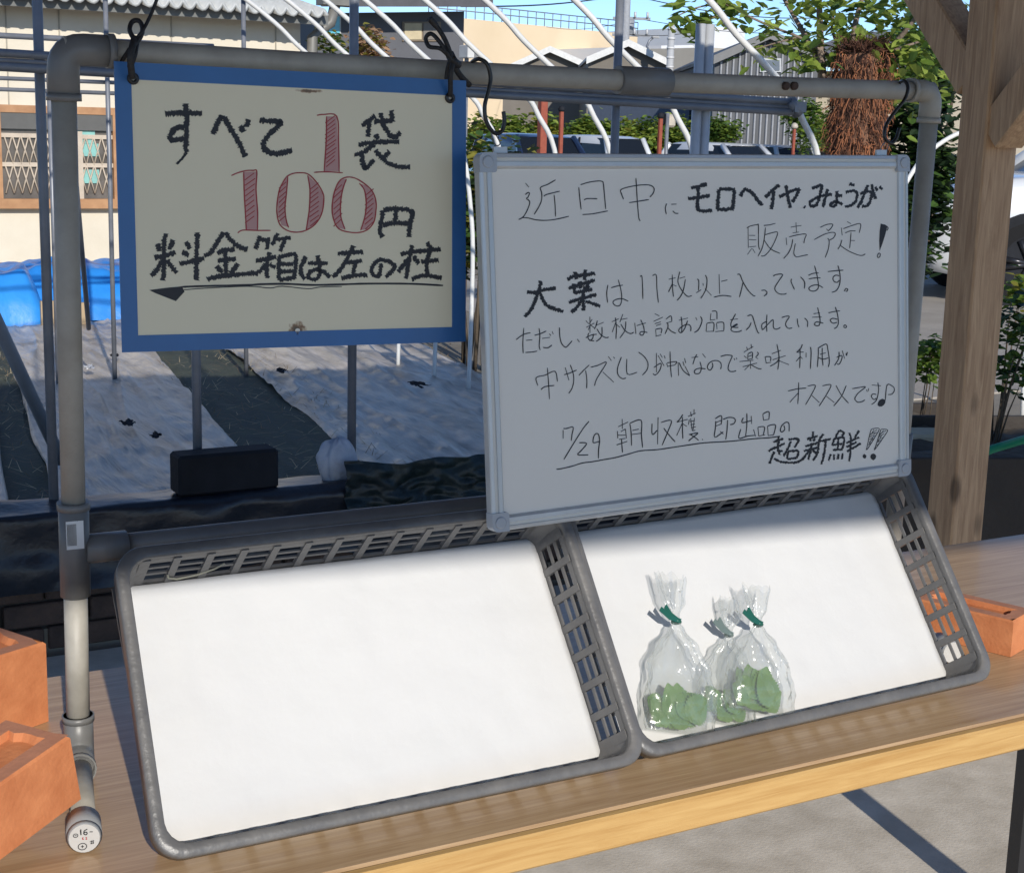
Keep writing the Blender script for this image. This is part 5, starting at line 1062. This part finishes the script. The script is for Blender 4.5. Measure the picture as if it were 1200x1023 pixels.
M_wcar = mat('white_car_paint', (.62,.64,.66), .22, var=.02, coat=.6); M_bcar = mat('navy_car_paint', (.012,.02,.05), .18, var=.1, coat=.7); M_kcar = mat('black_car_paint', (.012,.012,.014), .18, coat=.7)
G_ = 'cars parked before the hedge'
make_car('parked_car', 'dark navy car behind the thick red-brown post', M_bcar, 4.5, 1.75, 1.62, 1.0, .95, pose(628, 33, -98), G_)
make_car('parked_car', 'small boxy white car left of the dark steel post', M_wcar, 3.4, 1.48, 1.62, .62, .95, pose(712, 38, -88), G_, van=True)
make_car('parked_car', 'white car just right of the double steel post', M_wcar, 4.2, 1.7, 1.52, .95, .92, pose(856, 38, -85), G_)
make_car('parked_car', 'boxy white minivan behind the capped red-brown stake', M_wcar, 3.9, 1.6, 1.50, .62, .85, pose(903, 40, -90), G_, van=True)
make_car('parked_car', 'black car partly hidden by the fibrous tree trunk', M_kcar, 3.8, 1.6, 1.36, .7, .85, pose(958, 42, -90), G_, van=True)
sx_ = gp(1178, 13.6); hd = 151
dv_ = V3(math.cos(R(hd)), math.sin(R(hd)), 0)
MSV = Matrix.Translation(sx_-dv_*(4.6/2-.80)) @ Matrix.Rotation(R(hd), 4, 'Z')
make_car('parked_car', 'white SUV seen right of the wooden post', M_wcar, 4.6, 1.85, 1.72, 1.05, 1.12, MSV, G_, wheel=.37)

# ================================================================ PLANTS
def leaf(mb, p, s, rs, elong=1.6, droop=0., mi=0):
    a = rs.uniform(0, 2*math.pi); d_ = V3(math.cos(a), math.sin(a), rs.uniform(-.6,.5)-droop).normalized(); up__ = V3(rs.uniform(-.7,.7), rs.uniform(-.7,.7), 1).normalized()
    sd = d_.cross(up__).normalized()*s*.5; d_ = d_*s*elong; fold = up__*s*.14
    mb.add([p, p+d_*.35+sd*.95+fold, p+d_*.75+sd*.7+fold*.7, p+d_, p+d_*.75-sd*.7+fold*.7, p+d_*.35-sd*.95+fold, p+d_*.5], [(0,1,6),(1,2,6),(2,3,6),(3,4,6),(4,5,6),(5,0,6)], mi)
def clumps(n, c, r, rs): 
    out = []
    for _ in range(n):
        while True:
            q = V3(rs.uniform(-1,1), rs.uniform(-1,1), rs.uniform(-1,1))
            if q.length <= 1: break
        q = q*(.55+.45*rs.random()); out.append(V3(c.x+q.x*r[0], c.y+q.y*r[1], c.z+q.z*r[2]))
    return out
def bush(nm, label, cat, base, c, r, nclump, per, cs, ls, mats, seed, group=None, elong=1.6, stems=6, stemr=.012):
    rs = random.Random(seed); t = thing(nm, label, cat, base, group); m = MB()
    cl = clumps(nclump, c, r, rs)
    for q in cl:
        for _ in range(per):
            d_ = V3(rs.gauss(0,1), rs.gauss(0,1), rs.gauss(0,.8)); leaf(m, q+d_*cs, ls*rs.uniform(.6,1.3), rs, elong, mi=rs.randrange(len(mats)))
    m.build('foliage', mats, t)
    m = MB()
    for k in range(stems):
        q = cl[rs.randrange(len(cl))]; b_ = Vector(base)+V3(rs.uniform(-.25,.25)*r[0], rs.uniform(-.25,.25)*r[1], 0); md = b_.lerp(q, .5)+V3(rs.uniform(-.1,.1)*r[0], 0, .1*r[2]); m.tube([b_, md, q], [stemr, stemr*.7, stemr*.35], 6)
    m.build('stems', mat('twig_bark', (.10,.075,.05), .85, bump=.4), t); return t
M_l1 = leafmat('leaf_bright', (.10,.17,.025), (.20,.28,.045)); M_l2 = leafmat('leaf_mid', (.045,.10,.02), (.09,.165,.035)); M_l3 = leafmat('leaf_dark', (.010,.026,.010), (.025,.05,.02), .5, .2); M_l4 = leafmat('leaf_yellow', (.20,.20,.03), (.30,.27,.05)); M_dry = leafmat('leaf_dry', (.30,.17,.09), (.42,.27,.15), .8, .2)
M_h1 = leafmat('hedge_leaf', (.19,.27,.04), (.33,.40,.085))
# hedge along the car park: a row of shrubs
rsH = random.Random(5); ORD = 'first second third fourth fifth sixth seventh eighth ninth tenth eleventh twelfth thirteenth fourteenth fifteenth sixteenth seventeenth'.split()
for k, u in enumerate(range(556, 1012, 30)):
    D = 43; b_ = gp(u+rsH.uniform(-6,6), D); top = zat(u, 134+rsH.uniform(-4,5), D); hgt = top-b_.z
    bush('hedge_shrub', ORD[k]+' bright green hedge shrub from the left behind the parked cars', 'shrub', b_, b_+V3(0,0,hgt*.55), (.66,.55,hgt*.5), 60, 46, .13, .12, [M_h1, M_l1, M_l2, M_h1] if k % 3 else [M_h1, M_l4, M_l1, M_h1], 50+k, 'hedge shrubs behind the parked cars', stems=3)
for (u, v, D, rx, rz, mats_, s, lab) in ((942,148,38,.75,.75,[M_l2,M_l1],61,'rounded green shrub before the corrugated shed\'s right half'),(845,157,40,.55,.5,[M_l2,M_l1],62,'low green shrub at the corrugated shed\'s left foot')):
    c = atd(u, v, D); bush('shed_shrub', lab, 'shrub', V3(c.x,c.y,ZG), c, (rx,rx*.8,rz), 40, 30, .13, .09, mats_, s, stems=3)
# dried plant in front of the charcoal house
c = atd(432,60,20); bush('dried_plant', 'brown dried plant in front of the charcoal house', 'plant', V3(c.x,c.y,ZG), c, (.36,.3,.34), 40, 22, .07, .06, [M_dry, M_dry, M_l4], 71, stems=8)
c = atd(384,58,18); bush('small_shrub', 'small olive shrub by the cyan window', 'shrub', V3(c.x,c.y,ZG), c, (.18,.18,.22), 18, 16, .05, .05, [M_l2, M_l4], 72, stems=4)
# shrub between the two boards
c = atd(560,235,8.6); bush('tall_shrub', 'tall leafy shrub showing between the sign and the whiteboard', 'shrub', V3(c.x,c.y,ZG), c+V3(.1,.1,-.08), (.30,.3,.52), 60, 30, .06, .045, [M_l2, M_l3, M_l4], 73, stems=10)
# dark evergreen right of the tree, shrubs in the bed by the post
c = atd(1072,205,11.5); bush('dark_evergreen', 'dark evergreen shrub behind the frame\'s right elbow', 'shrub', V3(c.x,c.y,ZG), c, (.17,.5,1.0), 110, 34, .08, .06, [M_l3, M_l3, M_l2], 74, stems=6)
c = atd(1090,90,12.5); bush('background_tree_crown', 'leafy tree crown above the dark evergreen beside the post', 'tree', V3(c.x,c.y,ZG), c+V3(0,0,.12), (.30,.4,.36), 46, 30, .09, .06, [M_l2, M_l3, M_l1], 75, stems=8, stemr=.03)

# tree with fibrous trunk
TD = 8.6; tb = gp(1004, TD)
tr = thing('fibrous_tree', 'leafy tree with red-brown fibrous trunk behind the whiteboard', 'tree', tb); rsT = random.Random(21)
M_bark = mat('red_fibrous_bark', (.07,.035,.022), .95, scale=14, c2=(.26,.135,.08), stretch=(1.6,1.6,.35), bump=1., bscale=40)
m = MB(); zt = zat(1004,56,TD); zs = [ZG+(zt-ZG)*k/30 for k in range(31)]
def trunk(a, c_):
    z = ZG+(zt-ZG)*c_; an = 2*math.pi*a; dpx = 8.6/1786; 
    r_ = .146*(1-.10*c_)*(1-.55*max(0, c_-.90)/.10*.6)*(1+.16*nz((math.cos(an)*1.4,math.sin(an)*1.4,z*2.2),1.,4.)+.10*nz((math.cos(an)*5,math.sin(an)*5,z*3),1.,6.))
    return tb+V3(r_*math.cos(an), r_*math.sin(an), z-ZG)
m.grid(trunk, 48, 60); m.build('trunk', M_bark, tr)
m = MB()
for k in range(1900):
    an = rsT.uniform(0, 2*math.pi); z = rsT.uniform(zt-.85, zt-.02); p_ = tb+V3(.144*math.cos(an), .144*math.sin(an), z-ZG); pts = [p_]
    for j in range(4): p_ = p_+V3(rsT.gauss(0,.010)+.006*math.cos(an), rsT.gauss(0,.010)+.006*math.sin(an), rsT.uniform(-.05,.012)); pts.append(p_)
    m.tube(pts, [.0026,.0026,.0023,.002,.001], 4, caps=False, mi=rsT.randrange(2))
for k in range(260):
    an = rsT.uniform(0, 2*math.pi); rr_ = .11*math.sqrt(rsT.random()); p_ = tb+V3(rr_*math.cos(an), rr_*math.sin(an), zt-ZG-.03); pts = [p_]
    for j in range(4): p_ = p_+V3(rsT.gauss(0,.016)+.012*math.cos(an), rsT.gauss(0,.016)+.012*math.sin(an), rsT.uniform(-.01,.035)); pts.append(p_)
    m.tube(pts, [.003,.003,.0025,.002,.001], 4, caps=False, mi=1)
o_ = m.build('fibres', [mat('fibre_rust', (.33,.13,.06), .9), mat('fibre_dark', (.085,.034,.02), .95)], tr); o_['kind'] = 'stuff'
M_br = mat('grey_branch', (.14,.10,.075), .85, scale=12, c2=(.27,.21,.17), bump=.5)
branches = [[(966,112,.1),(962,60,.08),(960,0,.05),(957,-50,.0)],[(964,80,.1),(945,45,.15),(925,10,.2),(905,-25,.3)],[(1028,72,.0),(1048,52,-.1),(1068,28,-.2),(1090,-5,-.3)],[(972,66,.1),(938,45,0),(900,30,-.1),(855,8,-.2),(825,-15,-.3)],[(1000,60,0),(1002,30,.1),(1010,0,.2),(1018,-30,.3)],[(1040,62,-.1),(1075,50,.0),(1098,42,.1)],[(935,44,0),(905,52,-.1),(880,60,-.15)],[(858,10,-.2),(830,24,-.25),(808,34,-.3)],[(848,3,-.2),(815,10,-.25),(788,22,-.3)],[(985,60,.1),(975,30,.3),(985,-10,.4)]]
rads = [.028,.020,.020,.010,.022,.010,.006,.006,.006,.012]
m = MB(); tips = []
for br_, r_ in zip(branches, rads):
    pts = smooth3([atd(u, v, TD+dd) for u, v, dd in br_], 5); n = len(pts); m.tube(pts, [max(.003, r_*(1-.65*i/n)) for i in range(n)], 7); tips.append(pts)
m.build('branches', M_br, tr)
m = MB(); mats_ = [M_l1, M_h1, M_l2, M_h1]
for bi, pts in enumerate(tips):
    dens = {0:4,1:4,2:6,3:3,4:8,5:7,6:3,7:5,8:5,9:7}[bi]
    for i, p_ in enumerate(pts):
        if bi in (0,) and i < 5: continue
        if bi in (3,) and i < 9: dn = 2
        else: dn = dens
        for _ in range(dn):
            sp = .05 if bi in (3,6,7,8) else .13
            leaf(m, p_+V3(rsT.gauss(0,sp), rsT.gauss(0,sp), rsT.gauss(-.02,sp*.8)), rsT.uniform(.035,.062), rsT, 1.7, .35, rsT.randrange(4))
for (u, v, n, sx2, sz2) in ((1000,22,70,.22,.12),(1060,70,90,.15,.10),(1080,90,90,.12,.12),(935,0,26,.14,.06),(1010,-10,90,.3,.1),(945,70,16,.08,.06),(1050,15,50,.16,.1)):
    c = atd(u, v, TD)
    for _ in range(n): leaf(m, c+V3(rsT.gauss(0,sx2), rsT.gauss(0,sx2), rsT.gauss(0,sz2)), rsT.uniform(.035,.065), rsT, 1.6, .3, rsT.randrange(4))
m.build('crown', mats_, tr)

# low hoop over the right-hand bed
a, c = atd(1062,214,7.2), atd(1208,200,7.2); pts = [V3(a.x,a.y,ZG)-V3(.12,0,0), atd(1040,260,7.2), a, atd(1085,182,7.2), atd(1120,158,7.2), atd(1158,150,7.2), atd(1185,166,7.2), c, V3(c.x+.1,c.y,ZG)]
m = MB(); m.tube(smooth3(pts, 5), .011, 8); tag(centre(m.build('garden_hoop', M_whitepaint)), 'white arched garden hoop passing behind the wooden post', 'hoop')
# paved apron, planters and their plants right of the table
m = MB(); m.box((9.5,7.6,.064), (9.,6.5,.012)); struct(m.build('paving', M_pave))
def planter(label, P, dims, rz, mt, soil=True, nm='planter_box'):
    Mx = Matrix.Translation(P) @ Matrix.Rotation(rz, 4, 'Z'); t = thing(nm, label, 'planter', M=Mx); L_, D_, H_ = dims; w_ = .025; T = lambda x, y, z: Mx @ Vector((x, y, z)); r3 = Mx.to_3x3()
    for (x, y, a, b_, n2) in ((0,-D_/2+w_/2,L_,w_,'front_board'),(0,D_/2-w_/2,L_,w_,'back_board'),(-L_/2+w_/2,0,w_,D_-2*w_-.002,'end_board'),(L_/2-w_/2,0,w_,D_-2*w_-.002,'end_board')):
        m = MB(); m.bev(T(x, y, H_/2), (a, b_, H_), .004, r3); m.build(n2, mt, t)
    m = MB(); m.grid(lambda a, c_: T((a-.5)*(L_-2*w_-.004), (c_-.5)*(D_-2*w_-.004), H_-.035+.02*nz((a*5,c_*5,0),2.,P.x)+.012*nz((a*17,c_*17,0),2.,P.x)), 30, 20); m.build('soil', M_soil, t)
    return t
M_pl = mat('dark_planter', (.028,.022,.018), .8, scale=6, c2=(.05,.04,.032), bump=.4)
planter('dark soil-filled planter box right of the wooden post', V3(*gp(1200,4.2).xy,0), (1.1,.62,.60), R(-22), M_pl)
planter('dark planter box partly hidden between the frame and the wooden post', V3(*gp(1060,4.9).xy,0), (.75,.45,.52), R(-16), M_pl)
p = atd(1079,492,4.45); m = MB(); m.bev(V3(p.x,p.y,.55), (.16,.12,.075), .008, Matrix.Rotation(R(-25),3,'Z')); tag(centre(m.build('concrete_block', mat('pale_block', (.42,.36,.25), .9, scale=12, c2=(.52,.45,.32), bump=.6))), 'pale concrete block on the planter between the frame and the post', 'block')
c = atd(1185,405,4.35); bush('leafy_plant', 'shrubby green plant growing in the planter right of the post', 'plant', V3(*gp(1196,4.25).xy,.55), c, (.13,.14,.20), 34, 13, .035, .024, [M_l1, M_l2, M_l3, M_l2], 81, stems=8, stemr=.0035)
c = atd(1195,345,4.5); bush('leafy_plant', 'bright young shoots rising above the shrubby plant at the right edge', 'plant', V3(*gp(1200,4.45).xy,.55), c, (.05,.05,.07), 10, 12, .022, .022, [M_l1, M_l1, M_l4], 82, stems=5, stemr=.0025)
c = atd(1087,420,5.0); bush('leafy_plant', 'small bright green plant between the right pipe post and the wooden post', 'plant', V3(c.x,c.y,.48), c, (.07,.08,.08), 22, 15, .025, .024, [M_l1, M_l2, M_l1], 83, stems=5, stemr=.0025)
m = MB(); m.tube(smooth3([atd(1040,600,4.1), atd(1072,578,4.1), atd(1100,561,4.05), atd(1150,532,3.85), atd(1180,521,3.8), atd(1225,508,3.7)], 6), .011, 10); tag(centre(m.build('garden_hose', mat('green_hose', (.008,.24,.14), .35))), 'bright green garden hose running behind the wooden post', 'hose')
